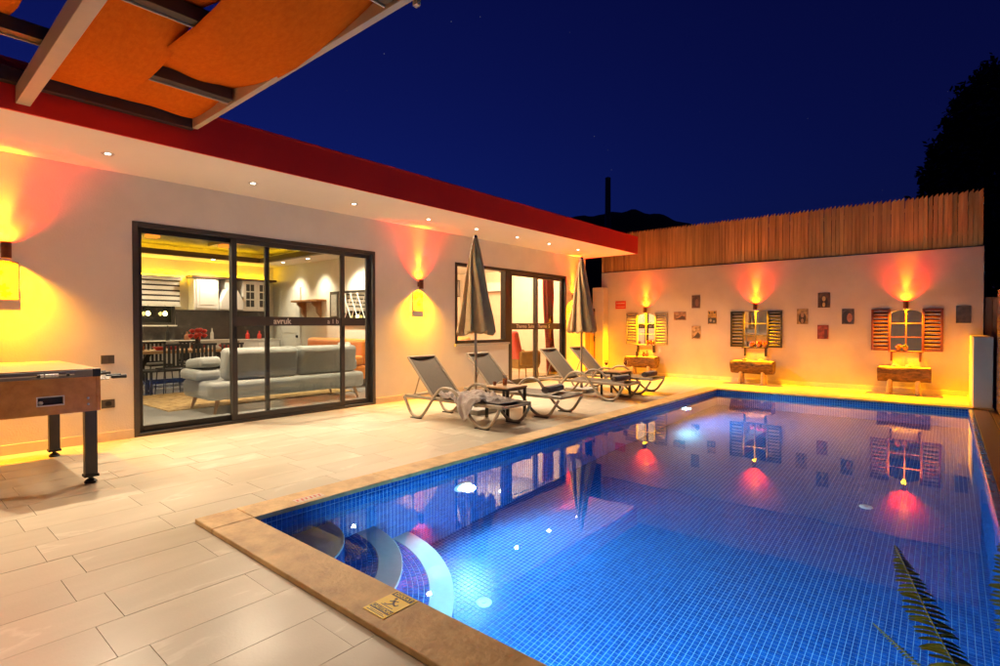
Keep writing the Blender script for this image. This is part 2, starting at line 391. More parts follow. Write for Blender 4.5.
def obj(name, me, parent=None, bevel=0.0, smooth=False, seg=2, solid=0.0, sub=0, loc=None, scale=None):
    o = bpy.data.objects.new(name, me); COL.objects.link(o); o.parent = parent
    if loc is not None: o.location = loc
    if scale is not None: o.scale = scale
    if solid:
        md = o.modifiers.new('solid', 'SOLIDIFY'); md.thickness = solid; md.offset = 0
    if sub:
        md = o.modifiers.new('sub', 'SUBSURF'); md.levels = sub; md.render_levels = sub
    if bevel:
        md = o.modifiers.new('bevel', 'BEVEL'); md.width = bevel; md.segments = seg; md.limit_method = 'ANGLE'; md.angle_limit = R(40)
    if smooth:
        for p in me.polygons: p.use_smooth = True
        if bevel or not sub:
            me.set_sharp_from_angle(angle=R(42))
    return o

def tag(o, label, cat, group=None, kind=None):
    if label: o['label'] = label
    if cat: o['category'] = cat
    if group: o['group'] = group
    if kind: o['kind'] = kind
    return o
def thing(name, label, cat, loc=(0, 0, 0), rotz=0.0, group=None):
    o = bpy.data.objects.new(name, None); COL.objects.link(o); o.location = loc; o.rotation_euler = (0, 0, rotz)
    o.empty_display_size = 0.1
    return tag(o, label, cat, group)
def struct(o): o['kind'] = 'structure'; return o
def copy_tree(o, parent=None):
    c = o.copy(); COL.objects.link(c); c.parent = parent
    for ch in list(o.children): copy_tree(ch, c)
    return c

def spot(name, loc, direction, power, col, size, blend=0.6, radius=0.03, parent=None):
    d = bpy.data.lights.new(name, 'SPOT'); d.energy = power; d.color = col; d.spot_size = R(size); d.spot_blend = blend; d.shadow_soft_size = radius
    o = bpy.data.objects.new(name, d); COL.objects.link(o); o.parent = parent; o.location = loc
    o.rotation_euler = Vector(direction).to_track_quat('-Z', 'Y').to_euler(); return o
def point(name, loc, power, col, radius=0.05, parent=None):
    d = bpy.data.lights.new(name, 'POINT'); d.energy = power; d.color = col; d.shadow_soft_size = radius
    o = bpy.data.objects.new(name, d); COL.objects.link(o); o.parent = parent; o.location = loc; return o

def text_mesh(name, s, size, mat, parent, loc, rot, extrude=0.0008, bold=False, sx=1.0):
    c = bpy.data.curves.new(name, 'FONT'); c.body = s; c.size = size; c.extrude = extrude; c.align_x = 'CENTER'; c.align_y = 'CENTER'; c.resolution_u = 3
    if bold: c.offset = size * 0.02
    t = bpy.data.objects.new(name, c); COL.objects.link(t)
    dg = bpy.context.evaluated_depsgraph_get(); dg.update()
    me = bpy.data.meshes.new_from_object(t.evaluated_get(dg)); bpy.data.objects.remove(t)
    me.materials.clear(); me.materials.append(MATS[mat])
    o = bpy.data.objects.new(name, me); COL.objects.link(o); o.parent = parent; o.location = loc; o.rotation_euler = rot; o.scale = (sx, 1, 1)
    return o

def catmull(pts, n=6):
    out = []; P = [Vector(p) for p in pts]
    for i in range(len(P) - 1):
        a, b, c, d = P[max(i - 1, 0)], P[i], P[i + 1], P[min(i + 2, len(P) - 1)]
        for k in range(n):
            t = k / n
            out.append(0.5 * ((2 * b) + (c - a) * t + (2 * a - 5 * b + 4 * c - d) * t * t + (3 * b - a - 3 * c + d) * t ** 3))
    out.append(P[-1]); return out

YAW, PIT, FPX = R(40.1065), R(-0.8642), 529.734
def project(X, Y, Z):
    Z -= 1.3
    fw = -math.sin(YAW) * X + math.cos(YAW) * Y; r = math.cos(YAW) * X + math.sin(YAW) * Y
    d = math.cos(PIT) * fw + math.sin(PIT) * Z; u = -math.sin(PIT) * fw + math.cos(PIT) * Z
    if d < 0.05: return None
    return 500 + FPX * r / d, 333 - FPX * u / d
def in_view(X, Y, Z, mrg=0):
    p = project(X, Y, Z)
    return p is not None and -mrg < p[0] < 1000 + mrg and -mrg < p[1] < 666 + mrg

# ================================================================== SETTING
# ground: one sheet to the horizon with a hole for the pool
def ground():
    m = MB(); L = 900
    x0, x1, y0, y1 = PX0 - 0.15, PX1 + 0.15, PY0 - 0.15, PY1 + 0.15
    z = -0.05
    V = [(-L, -L, z), (L, -L, z), (L, L, z), (-L, L, z), (x0, y0, z), (x1, y0, z), (x1, y1, z), (x0, y1, z)]
    m.raw(V, [(0, 1, 5, 4), (1, 2, 6, 5), (2, 3, 7, 6), (3, 0, 4, 7)])
    struct(m.build('ground', 'ground'))
ground()

def hill():
    rnd = random.Random(3); m = MB()
    d = 190.0
    def fn(u, v):
        px = 430 + 420 * u
        a = (px - 500) / FPX
        dist = d + 60 * (v - 0.5)
        x = -math.sin(YAW) * dist + math.cos(YAW) * a * dist; y = math.cos(YAW) * dist + math.sin(YAW) * a * dist
        K = [(400, 24), (480, 33), (540, 37.5), (570, 40.3), (600, 41.2), (632, 43.0), (660, 41.2), (692, 37.6), (725, 33), (790, 25), (870, 18)]
        prof = 0
        for (a0, h0), (a1, h1) in zip(K[:-1], K[1:]):
            if a0 <= px <= a1: prof = h0 + (h1 - h0) * (px - a0) / (a1 - a0)
        prof += rnd.uniform(-0.35, 0.35) + .3 * math.sin(px * .23)
        h = max(0, prof) * math.sin(math.pi * v) ** 0.8
        return (x, y, h - 0.5)
    m.grid(fn, 90, 12)
    struct(m.build('hill', 'hill', smooth=True, fix=False))
hill()

# ---- terrace: slab with every visible tile a piece
def terrace():
    m = MB()
    m.box(-7.16, CX0 + 0.05, -3.0, 12.815, -0.045, -0.006)
    m.box(CX0 + 0.05, 2.2, -3.0, CY0 + 0.05, -0.045, -0.006)
    m.box(CX0 + 0.05, 0.36, CY1 - 0.05, 12.815, -0.045, -0.006)
    t = struct(m.build('terrace', 'grout'))
    TW, TL, G = 0.3245, 0.6345, 0.003
    full = MB().box(-TW / 2 + G / 2, TW / 2 - G / 2, -TL / 2 + G / 2, TL / 2 - G / 2, -0.012, 0.0).mesh('tile', 'porcelain')
    far = MB(); ntile = 0
    regions = [(-7.156, CX0 - 0.003, -3.0, 12.80), (CX0 - 0.003, 2.2, -3.0, CY0 - 0.003), (CX0 - 0.003, 0.325, CY1 + 0.003, 12.80)]
    for ir, (x0, x1, y0, y1) in enumerate(regions):
        k0 = math.floor((x0 + 3.44) / TW) - 1; k1 = math.ceil((x1 + 3.44) / TW) + 1
        for k in range(k0, k1):
            a, b = -3.44 + k * TW, -3.44 + (k + 1) * TW
            a2, b2 = max(a, x0), min(b, x1)
            if b2 - a2 < 0.012: continue
            ofs = 0.608 if k % 2 == 0 else 0.715
            j0 = math.floor((y0 - ofs) / TL) - 1; j1 = math.ceil((y1 - ofs) / TL) + 1
            for j in range(j0, j1):
                c, d = ofs + j * TL, ofs + (j + 1) * TL
                c2, d2 = max(c, y0), min(d, y1)
                if d2 - c2 < 0.012: continue
                vis = any(in_view(X, Y, 0) for X in (a2, (a2 + b2) / 2, b2) for Y in (c2, (c2 + d2) / 2, d2))
                if not vis:
                    far.box(a2 + G / 2, b2 - G / 2, c2 + G / 2, d2 - G / 2, -0.012, 0.0); continue
                o = obj('tile', full, t, loc=((a2 + b2) / 2, (c2 + d2) / 2, random.uniform(-0.0006, 0.0004)),
                        scale=((b2 - a2) / TW, (d2 - c2) / TL, 1)); ntile += 1
    o = far.build('tile_field', 'porcelain', t, fix=False); o['kind'] = 'stuff'
    print('terrace tiles', ntile)
terrace()

# ---- pool: shell, mosaic, steps, lamps
def pool():
    x0, x1, y0, y1 = PX0 - 0.02, PX1 + 0.004, PY0 - 0.02, PY1 + 0.02
    zt, zb, T = -0.004, PFLOOR, 0.14
    s = MB()
    s.box(x0 - T, x1 + T, y0 - T, y1 + T, zb - T, zb)
    s.box(x0 - T, x0, y0 - T, y1 + T, zb, zt); s.box(x1, x1 + T, y0 - T, y1 + T, zb, zt)
    s.box(x0, x1, y0 - T, y0, zb, zt); s.box(x0, x1, y1, y1 + T, zb, zt)
    pb = struct(s.build('pool_basin', 'pool_grout'))
    P, G, H = 0.0375, 0.0042, 0.0035
    nx, ny, nz = round((x1 - x0) / P), round((y1 - y0) / P), round((zt - zb) / P)
    px, py, pz = (x1 - x0) / nx, (y1 - y0) / ny, (zt - zb) / nz
    # the floor pieces that show largest are parts of their own
    cand = []
    for i in range(nx):
        for j in range(ny):
            X, Y = x0 + (i + .5) * px, y0 + (j + .5) * py
            p = project(X, Y, -0.86)
            if p and 330 < p[0] < 990 and p[1] < 650 and not (math.hypot(X - x0, Y - y0) < 1.45):
                cand.append((X * X + Y * Y, i, j))
    cand.sort(); near = {(i, j) for _, i, j in cand[:300]}
    one = MB().raw(*tile_geo(px - G, py - G, H)).mesh('mosaic_tile', 'mosaic', fix=False)
    for (i, j) in near:
        obj('mosaic_tile', one, pb, loc=(x0 + (i + .5) * px, y0 + (j + .5) * py, zb))
    big = MB()
    def tile(c, u, v, n, a, b):
        h = H
        q = []
        for k, (hh, ins) in enumerate(((0.0, 0.0), (h, 0.0012))):
            for su, sv in ((-1, -1), (1, -1), (1, 1), (-1, 1)):
                du, dv = su * (a / 2 - ins), sv * (b / 2 - ins)
                q.append((c[0] + u[0] * du + v[0] * dv + n[0] * hh, c[1] + u[1] * du + v[1] * dv + n[1] * hh, c[2] + u[2] * du + v[2] * dv + n[2] * hh))
        o = len(big.v); big.v += q
        big.f += [(o + 4, o + 5, o + 6, o + 7), (o, o + 1, o + 5, o + 4), (o + 1, o + 2, o + 6, o + 5), (o + 2, o + 3, o + 7, o + 6), (o + 3, o, o + 4, o + 7)]
    X, Y, Z = (1, 0, 0), (0, 1, 0), (0, 0, 1)
    for i in range(nx):
        for j in range(ny):
            if (i, j) in near: continue
            cx, cy = x0 + (i + .5) * px, y0 + (j + .5) * py
            if math.hypot(cx - x0, cy - y0) < 1.28: continue
            tile((cx, cy, zb), X, Y, Z, px - G, py - G)
    for k in range(nz):
        z = zb + (k + .5) * pz
        for j in range(ny):
            y = y0 + (j + .5) * py
            tile((x0, y, z), Y, Z, (1, 0, 0), py - G, pz - G)
            tile((x1, y, z), (0, -1, 0), Z, (-1, 0, 0), py - G, pz - G)
        for i in range(nx):
            x = x0 + (i + .5) * px
            tile((x, y1, z), X, Z, (0, -1, 0), px - G, pz - G)
            if k < nz: tile((x, y0, z), (-1, 0, 0), Z, (0, 1, 0), px - G, pz - G)
    o = big.build('mosaic', 'mosaic', pb, fix=False); o['kind'] = 'stuff'
    # corner steps: quarter rounds with a pale nosing and blue mosaic treads
    cx, cy = x0, y0
    for r, z in ((1.34, -1.14), (0.99, -0.77), (0.60, -0.39)):
        N = 40
        arc = [(cx + r * math.cos(a), cy + r * math.sin(a)) for a in [math.pi / 2 * k / N for k in range(N + 1)]]
        st = MB().prism([(cx + .004, cy + .004)] + arc, zb, z).build('step', 'pool_grout', pb)
        ri = r - (0.30 if r < .7 else 0.16)
        ring = [(cx + r * 1.006 * math.cos(a), cy + r * 1.006 * math.sin(a)) for a in [math.pi / 2 * k / N for k in range(N + 1)]]
        inn = [(cx + ri * math.cos(a), cy + ri * math.sin(a)) for a in [math.pi / 2 * k / N for k in range(N, -1, -1)]]
        MB().prism(ring + inn, z - 0.03, z + 0.006).build('nosing', 'nosing', st, bevel=0.004)
        tb = MB()
        rr = ri - P / 2
        while rr > max(0.05, r - 0.62):
            n = max(1, round(rr * math.pi / 2 / P))
            for k in range(n):
                a = math.pi / 2 * (k + .5) / n
                keep = big.v, big.f; big.v, big.f = tb.v, tb.f
                tile((cx + rr * math.cos(a), cy + rr * math.sin(a), z), (math.cos(a), math.sin(a), 0), (-math.sin(a), math.cos(a), 0), Z, P - G, rr * math.pi / 2 / n - G)
                big.v, big.f = keep
            rr -= P
        nr = int((z - zb) / P); na = max(1, round(r * math.pi / 2 / P))
        for q in range(nr):
            for k in range(na):
                a = math.pi / 2 * (k + .5) / na
                keep = big.v, big.f; big.v, big.f = tb.v, tb.f
                tile((cx + r * math.cos(a), cy + r * math.sin(a), z - 0.035 - (q + .5) * P), (-math.sin(a), math.cos(a), 0), Z, (math.cos(a), math.sin(a), 0), r * math.pi / 2 / na - G, P - G)
                big.v, big.f = keep
        o = tb.build('tread_mosaic', 'mosaic', st, fix=False); o['kind'] = 'stuff'
def tile_geo(a, b, h):
    v = []
    for hh, ins in ((0, 0), (h, 0.0012)):
        for su, sv in ((-1, -1), (1, -1), (1, 1), (-1, 1)): v.append((su * (a / 2 - ins), sv * (b / 2 - ins), hh))
    return v, [(4, 5, 6, 7), (0, 1, 5, 4), (1, 2, 6, 5), (2, 3, 7, 6), (3, 0, 4, 7)]
pool()

struct(MB().raw([(PX0 - 0.018, PY0 - 0.018, WATER), (PX1 + 0.002, PY0 - 0.018, WATER), (PX1 + 0.002, PY1 + 0.018, WATER), (PX0 - 0.018, PY1 + 0.018, WATER)], [(0, 1, 2, 3)]).build('water', 'water', fix=False))

def coping():
    root = bpy.data.objects.new('pool_coping', None); COL.objects.link(root); struct(root); root.location = (PX0, PY0, 0)
    def slab(x0, x1, y0, y1, z1=0.03):
        MB().box(x0, x1, y0, y1, -0.004, z1).build('coping_slab', 'travertine', root, bevel=0.006, world=True)
    g = 0.0012
    # left run
    ys = [CY0 + 0.265, 2.75, 3.95, 5.15, 6.35, 7.55, 8.75, 9.95, 10.88]
    slab(CX0, PX0, CY0, CY0 + 0.262)
    for a, b in zip(ys[:-1], ys[1:]): slab(CX0, PX0, a + g, b - g)
    # front run
    xs = [PX0 + .003, -0.90, 0.02, 0.60]
    for a, b in zip(xs[:-1], xs[1:]): slab(a + g, b - g, CY0, PY0)
    # far run
    xs = [CX0, -2.55, -1.35, -0.15, 0.325]
    for a, b in zip(xs[:-1], xs[1:]): slab(a + g, b - g, PY1 + .002, CY1)
    # right: slim rim of the same stone
    ys = [PY0 + .003, 2.9, 4.2, 5.5, 6.8, 8.1, 9.4, 10.88]
    for a, b in zip(ys[:-1], ys[1:]): MB().box(PX1 + .002, PX1 + .055, a + g, b - g, -.004, .012).build('rim_slab', 'mosaic', root, bevel=.004, world=True)
coping()

def deck():
    root = bpy.data.objects.new('deck', None); COL.objects.link(root); struct(root); root.location = (1, 6, 0)
    m = MB().box(-0.09, 0.09, -4.7, 4.7, -0.02, 0.0).mesh('deck_board', 'deck_wood')
    x = 0.420
    while x < 1.6:
        obj('deck_board', m, root, bevel=0.003, loc=(x - 1, 0.33, 0.002 + random.uniform(-.001, .001))); x += 0.188
    MB().box(0.33, 1.9, 1.5, 10.9, -0.045, -0.024).build('joist', 'black_metal', root, world=True)
deck()

# ================================================================== VILLA
D1A, D1B, DH = 1.946, 5.332, 2.50
W2A, D2A, D2B = 7.18, 8.80, 11.04
YEND = 11.95
XK, YS = -13.9, 7.0
villa = thing('villa', 'white single storey villa with flat red edged roof and wide sliding glass doors', 'house', (XW, 6.0, 0))
def villa_shell():
    w = MB()
    a, b = XW - 0.2, XW
    w.box(a, b, -4.0, D1A, -0.04, ZS); w.box(a, b, D1A, D1B, DH, ZS); w.box(a, b, D1B, W2A, -0.04, ZS)
    w.box(a, b, W2A, D2A, -0.04, 0.935); w.box(a, b, W2A, D2B, DH, ZS); w.box(a, b, D2B, YEND, -0.04, ZS)
    w.box(-14.1, a, YEND - 0.2, YEND, -0.04, ZS)
    w.build('wall', 'wall_white', villa, world=True)
    MB().box(XW - 0.002, XF - 0.03, -4.0, 11.965, ZS, ZS + 0.03).build('soffit', 'soffit', villa, world=True)
    MB().box(XF - 0.028, XF, -4.0, 11.97, ZS - 0.006, ZT).build('fascia', 'fascia_red', villa, world=True, bevel=0.004)
    MB().box(XF - 0.30, XF + 0.006, -4.0, 11.976, ZT + .001, ZT + 0.022).build('roof_edge', 'fascia_red', villa, world=True)
    MB().box(-14.1, XF - 0.03, -4.0, 11.965, ZS + 0.36, ZS + 0.379).build('roof', 'roofing', villa, world=True)
    MB().box(-14.1, XF - 0.03, 11.966, 11.976, ZS - 0.006, ZT).build('fascia', 'fascia_red', villa, world=True)
    for (y0, y1) in ((-4.0, D1A), (D1B, D2A), (D2B, YEND)):
        MB().box(XW, XW + 0.012, y0 + .001, y1 - .001, -0.003, 0.10).build('plinth', 'plinth', villa, world=True, bevel=0.003)
    # rooms
    MB().box(XK, XW - 0.2, -1.0, YS, -0.04, 0.0).build('room_floor', 'room_floor', villa, world=True)
    r = MB(); r.box(XK - 0.15, XK, -1.0, YS, -0.04, 3.38); r.box(XK, XW - 0.201, YS, YS + 0.12, -0.04, 3.38); r.box(XK, XW - 0.2, -1.15, -1.0, -0.04, 3.38)
    r.build('room_wall', 'room_wall', villa, world=True)
    MB().box(-11.5, XW - 0.2, YS + 0.121, YEND - 0.2, -0.04, 0.0).build('room_floor', 'room_floor', villa, world=True)
    r = MB(); r.box(-11.6, -11.5, YS + 0.12, YEND - 0.2, 0, 3.0); r.box(-11.5, XW - 0.2, YEND - 0.22, YEND - 0.201, 0.0, 3.0); r.box(-11.5, XW - 0.2, YS + 0.121, YS + 0.14, 0.0, 3.0)
    r.build('room_wall', 'room_wall_peach', villa, world=True)
    MB().box(-11.6, XW - 0.2, YS + 0.12, YEND - 0.2, 2.85, 3.0).build('ceiling', 'room_wall', villa, world=True)
    # tray ceiling of the living room: pale ring, dark trim, grey centre
    tx0, tx1, ty0, ty1 = -12.85, -8.2, 0.6, 6.15
    c = MB(); z0, z1 = 2.84, 2.90
    c.box(XK, tx0, -1.0, YS, z0, z1); c.box(tx1, XW - .2, -1.0, YS, z0, z1); c.box(tx0, tx1, -1.0, ty0, z0, z1); c.box(tx0, tx1, ty1, YS, z0, z1)
    c.build('ceiling', 'room_wall', villa, world=True)
    t = MB(); k = 0.09
    t.box(tx0 - k, tx0 + .03, ty0 - k, ty1 + k, z0 - 0.03, z0 + .085); t.box(tx1 - .03, tx1 + k, ty0 - k, ty1 + k, z0 - 0.03, z0 + .085)
    t.box(tx0 + .03, tx1 - .03, ty0 - k, ty0 + .03, z0 - .03, z0 + .085); t.box(tx0 + .03, tx1 - .03, ty1 - .03, ty1 + k, z0 - .03, z0 + .085)
    t.build('ceiling_trim', 'dark_wood', villa, world=True)
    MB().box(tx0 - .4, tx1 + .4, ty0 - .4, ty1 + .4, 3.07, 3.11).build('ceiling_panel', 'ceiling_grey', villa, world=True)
    e = MB()
    e.box(tx0 - .22, tx0 - .18, ty0, ty1, z1 + .02, z1 + .05); e.box(tx1 + .18, tx1 + .22, ty0, ty1, z1 + .02, z1 + .05); e.box(tx0, tx1, ty1 + .18, ty1 + .22, z1 + .02, z1 + .05)
    e.build('cove_light', 'cove_yellow', villa, world=True)
    # dark timber cross on the tray with small orange lamps
    for (x0, x1, y0, y1) in ((-12.2, -9.0, 3.3, 3.6), (-12.2, -9.0, 4.7, 5.0), (-10.9, -10.6, 1.2, 3.299)):
        MB().box(x0, x1, y0, y1, 3.00, 3.069).build('ceiling_beam', 'dark_wood', villa, world=True)
    for (x, y) in ((-11.4, 3.42), (-11.7, 4.85), (-10.9, 4.85)):
        MB().box(x - .10, x + .10, y - .10, y + .10, 2.94, 2.999).build('ceiling_lamp', 'lamp_box', villa, world=True, bevel=.01)
villa_shell()

def leaf(parent, y0, y1, z0, z1, x, depth=0.045, st=0.075, mat='slate_frame', glass='pane'):
    """one framed glass leaf in the facade plane"""
    x0, x1 = x - depth / 2, x + depth / 2
    m = MB()
    m.box(x0, x1, y0, y0 + st, z0, z1); m.box(x0, x1, y1 - st, y1, z0, z1)
    m.box(x0, x1, y0 + st, y1 - st, z0, z0 + st * 1.15); m.box(x0, x1, y0 + st, y1 - st, z1 - st, z1)
    m.build('leaf_frame', mat, parent, world=True, bevel=0.004)
    MB().box(x - .004, x + .004, y0 + st - .01, y1 - st + .01, z0 + st, z1 - st + .01).build('pane', glass, parent, world=True)

def door_one():
    d = bpy.data.objects.new('sliding_door', None); COL.objects.link(d); d.parent = villa; d.location = (0, D1A - 6.0, 0)
    f = MB(); a, b, t = XW - 0.16, XW + 0.012, 0.055
    f.box(a, b, D1A + .001, D1A + t, 0.0, DH - .001); f.box(a, b, D1B - t, D1B - .001, 0.0, DH - .001); f.box(a, b, D1A + t, D1B - t, DH - t, DH - .001)
    f.box(a, b, D1A + t, D1B - t, -0.002, 0.035)
    f.build('door_frame', 'slate_frame', d, world=True, bevel=0.004)
    leaf(d, D1A + t, 3.13, 0.036, DH - t, XW - 0.10, st=0.06, mat='black_frame')
    leaf(d, 3.54, D1B - t, 0.036, DH - t, XW - 0.10, st=0.058)
    leaf(d, 3.06, 4.765, 0.036, DH - t, XW - 0.03, st=0.066)
    MB().box(XW - .0255, XW - .0245, 3.127, 4.698, 1.29, 1.415).build('glass_band', 'band', d, world=True)
    MB().box(XW - .0955, XW - .0945, 4.80, 5.20, 1.29, 1.415).build('glass_band', 'band', d, world=True)
    o = wloc(d)
    text_mesh('lettering', 'avruk', 0.115, 'letter', d, Vector((XW - .023, 3.755, 1.352)) - o, (R(90), 0, R(90)), bold=True)
    for q, ch in enumerate('alb'):
        text_mesh('lettering', ch, 0.10, 'letter', d, Vector((XW - .023, 4.49 + q * .075, 1.352)) - o, (R(90), 0, R(90)))
    MB().box(XW - .004, XW + .014, 3.08, 3.115, 1.12, 1.28).build('handle', 'black_metal', d, world=True, bevel=.004)
    MB().box(XW - .004, XW + .014, 4.70, 4.735, 1.12, 1.28).build('handle', 'black_metal', d, world=True, bevel=.004)
door_one()

def door_two():
    t = 0.06
    w = bpy.data.objects.new('window', None); COL.objects.link(w); w.parent = villa; w.location = (0, W2A - 6.0, 0.94)
    f = MB(); a, b = XW - 0.13, XW + 0.012
    f.box(a, b, W2A + .001, W2A + t, 0.94, DH - .001); f.box(a, b, D2A - .12, D2A - .001, 0.94, DH - .001)
    f.box(a, b, W2A + t, D2A - .12, DH - t, DH - .001); f.box(a, b, W2A + t, D2A - .12, 0.94, 1.0)
    f.build('window_frame', 'black_frame', w, world=True, bevel=0.004)
    MB().box(XW - .06, XW - .05, W2A + t - .01, D2A - .11, 0.99, DH - t + .01).build('pane', 'pane', w, world=True)
    MB().box(XW - 0.12, XW + 0.045, W2A - .02, D2A - .002, 0.895, 0.938).build('sill', 'stone', w, world=True, bevel=0.004)
    d = bpy.data.objects.new('sliding_door', None); COL.objects.link(d); d.parent = villa; d.location = (0, D2A - 6.0, 0)
    f = MB()
    f.box(a, b, D2A, D2A + t, 0, DH - .001); f.box(a, b, D2B - t, D2B - .001, 0, DH - .001); f.box(a, b, D2A + t, D2B - t, DH - t, DH - .001); f.box(a, b, D2A + t, D2B - t, -.002, .03)
    f.build('door_frame', 'black_frame', d, world=True, bevel=0.004)
    leaf(d, D2A + t, 9.88, 0.031, DH - t, XW - 0.03, st=0.07)
    leaf(d, 9.81, D2B - t, 0.031, DH - t, XW - 0.085, st=0.07)
    MB().box(XW - .0255, XW - .0245, D2A + t + .071, 9.81, 1.20, 1.34).build('glass_band', 'band', d, world=True)
    MB().box(XW - .0805, XW - .0795, 9.881, D2B - t - .071, 1.20, 1.34).build('glass_band', 'band', d, world=True)
    o = wloc(d)
    text_mesh('lettering', 'Thermo', 0.115, 'letter', d, Vector((XW - .022, 9.28, 1.27)) - o, (R(90), 0, R(90))); text_mesh('lettering', 'Suite', 0.115, 'letter', d, Vector((XW - .022, 9.64, 1.27)) - o, (R(90), 0, R(90)))
    text_mesh('lettering', 'Thermo', 0.115, 'letter', d, Vector((XW - .077, 10.14, 1.27)) - o, (R(90), 0, R(90))); text_mesh('lettering', 'S', 0.115, 'letter', d, Vector((XW - .077, 10.42, 1.27)) - o, (R(90), 0, R(90)))
door_two()

# ---- downlights in the soffit
ORD = ['first', 'second', 'third', 'fourth', 'fifth', 'sixth', 'seventh', 'eighth']
def downlights():
    ys = [1.554, 3.014, 4.451, 5.87, 7.02, 8.20, 9.29, 10.45]
    proto = thing('downlight', '', 'downlight', (-6.465, 0, ZS), group='downlights in the villa soffit')
    MB().lathe([(0.026, 0.004), (0.026, -0.004), (0.055, -0.006), (0.058, -0.001), (0.050, 0.0035)], 20).build('trim_ring', 'steel', proto, smooth=True)
    MB().lathe([(0.0, -0.0012), (0.025, -0.0012), (0.025, 0.002), (0.0, 0.002)], 16).build('lens', 'lamp_white', proto)
    spot('lamp', (0, 0, -0.02), (0.62, 0, -1), W_DOWN, (1.0, 0.82, 0.58), 118, 1.0, 0.035, proto)
    names = ['above the foosball table', 'above the left sliding door', 'above its right end', 'right of the first wall lamp',
             'just left of the near parasol', 'above the bedroom window', 'above the bedroom door', 'nearest the end of the roof']
    for i, y in enumerate(ys):
        o = proto if i == 0 else copy_tree(proto)
        o.location = (-6.465, y, ZS)
        o['label'] = f'small round soffit downlight, {ORD[i]} from the left, {names[i]}'
    for y, nm in ((0.09, 'left of the picture edge'), (-1.4, 'farther left of the picture edge'), (-2.85, 'farthest left of the picture edge')):  # unseen lamps added past the visible row to light the near terrace
        o = copy_tree(proto); o.location = (-6.465, y, ZS); o['label'] = f'added unseen soffit downlight {nm}'
downlights()

# ---- wall lamps: up glow red, down glow yellow
def sconce(loc, normal, label, h=0.16, k=1.0, cone=128, tilt=0.24, kd=1.35, dg=0.38):
    n = Vector(normal)
    o = thing('wall_lamp', label, 'wall lamp', loc, group='up and down wall lamps')
    c = n * 0.075
    MB().lathe([(0.034, -h / 2), (0.040, -h / 2), (0.040, h / 2), (0.034, h / 2), (0.034, h / 2 - .02), (0.0, h / 2 - .021)], 20, c).build('lamp_body', 'copper', o, smooth=True)
    t = n.orthogonal(); t = Vector((0, 0, 1)).cross(n)
    p = MB().box(-0.025, 0.025, 0.0, 0.012, -0.04, 0.04); p.box(-0.01, 0.01, 0.012, 0.04, -0.012, 0.012)
    p.v = [tuple(t * x + n * y + Vector((0, 0, z))) for x, y, z in p.v]
    p.build('bracket', 'copper', o)
    MB().lathe([(0.0, -h / 2 + .006), (0.033, -h / 2 + .006), (0.033, -h / 2 + .010), (0, -h / 2 + .010)], 16, c).build('lower_lens', 'lamp_yellow', o)
    MB().lathe([(0.0, h / 2 - .014), (0.033, h / 2 - .014), (0.033, h / 2 - .010), (0, h / 2 - .010)], 16, c).build('upper_lens', 'lamp_orange', o)
    spot('down_beam', tuple(c + Vector((0, 0, -h / 2 - .005))), tuple(Vector((0, 0, -1)) - n * tilt), W_SC_DN * kd, (1.0, dg, 0.0), cone, 1.0, 0.03, o)
    spot('up_beam', tuple(c + Vector((0, 0, h / 2 + .005))), tuple(Vector((0, 0, 1)) - n * 0.66), W_SC_UP * k, (1.0, 0.012, 0.0), 126, 1.0, 0.03, o)
    spot('up_core', tuple(c + Vector((0, 0, h / 2 + .005))), tuple(Vector((0, 0, 1)) - n * 0.07), W_SC_UPY * k, (1.0, 0.42, 0.01), 34, 1.0, 0.03, o)
    return o
sconce((XW, 0.868, 2.04), (1, 0, 0), 'copper wall lamp above the orange flower plaque beside the foosball table')
sconce((XW, 6.268, 2.02), (1, 0, 0), 'copper wall lamp on the villa wall between the two glass doors')
sconce((XW, 11.333, 2.015), (1, 0, 0), 'copper wall lamp on the villa wall behind the far parasol')
sconce((-5.898, YB, 1.69), (0, -1, 0), 'copper wall lamp above the grey shuttered mirror', 0.14, 0.95, 160, -0.02, 3.2, 0.36)
sconce((-3.275, YB, 1.71), (0, -1, 0), 'copper wall lamp above the black shuttered mirror', 0.14, 0.95, 160, -0.02, 3.2, 0.36)
sconce((-0.596, YB, 1.69), (0, -1, 0), 'copper wall lamp above the red brown shuttered mirror', 0.14, 0.95, 160, -0.02, 3.2, 0.36)

# ---- pool lamps
def pool_lamps():
    for (x, y, z, nx, ny, lab) in ((PX0 - .016, 3.61, -0.62, 1, 0, 'round white pool lamp under water on the villa side, near the corner steps'),
                               (PX0 - .016, 9.1, -0.62, 1, 0, 'round white pool lamp under water on the villa side, near the far end'),
                               (-1.55, PY0 - .016, -0.72, 0, 1, 'added unseen pool lamp under water below the near coping, left one'),  # this and the next: unseen lamps added to brighten the near pool floor
                               (-0.35, PY0 - .016, -0.72, 0, 1, 'added unseen pool lamp under water below the near coping, right one')):
        o = thing('pool_lamp', lab, 'pool lamp', (x, y, z), group='lamps under the water')
        def turn(q): return (q[2], q[0], q[1]) if nx else (-q[0], q[2], q[1])
        a = MB().lathe([(0.0, 0.0), (0.115, 0.0), (0.115, 0.012), (0.098, 0.026), (0.088, 0.022), (0.0, 0.018)], 24)
        a.v = [turn(q) for q in a.v]; a.build('lamp_rim', 'drain', o, smooth=True)
        b = MB().lathe([(0.0, 0.0), (0.086, 0.0), (0.07, 0.012), (0.0, 0.016)], 20)
        b.v = [turn((q[0], q[1], q[2] + 0.0205)) for q in b.v]; b.build('lens', 'lamp_pool', o, smooth=True)
        spot('lamp', (nx * 0.07, ny * 0.07, 0), (nx, ny - .1 * nx, -0.10), W_POOL, (0.30, 0.78, 1.0), 172, 0.5, 0.07, o)
pool_lamps()

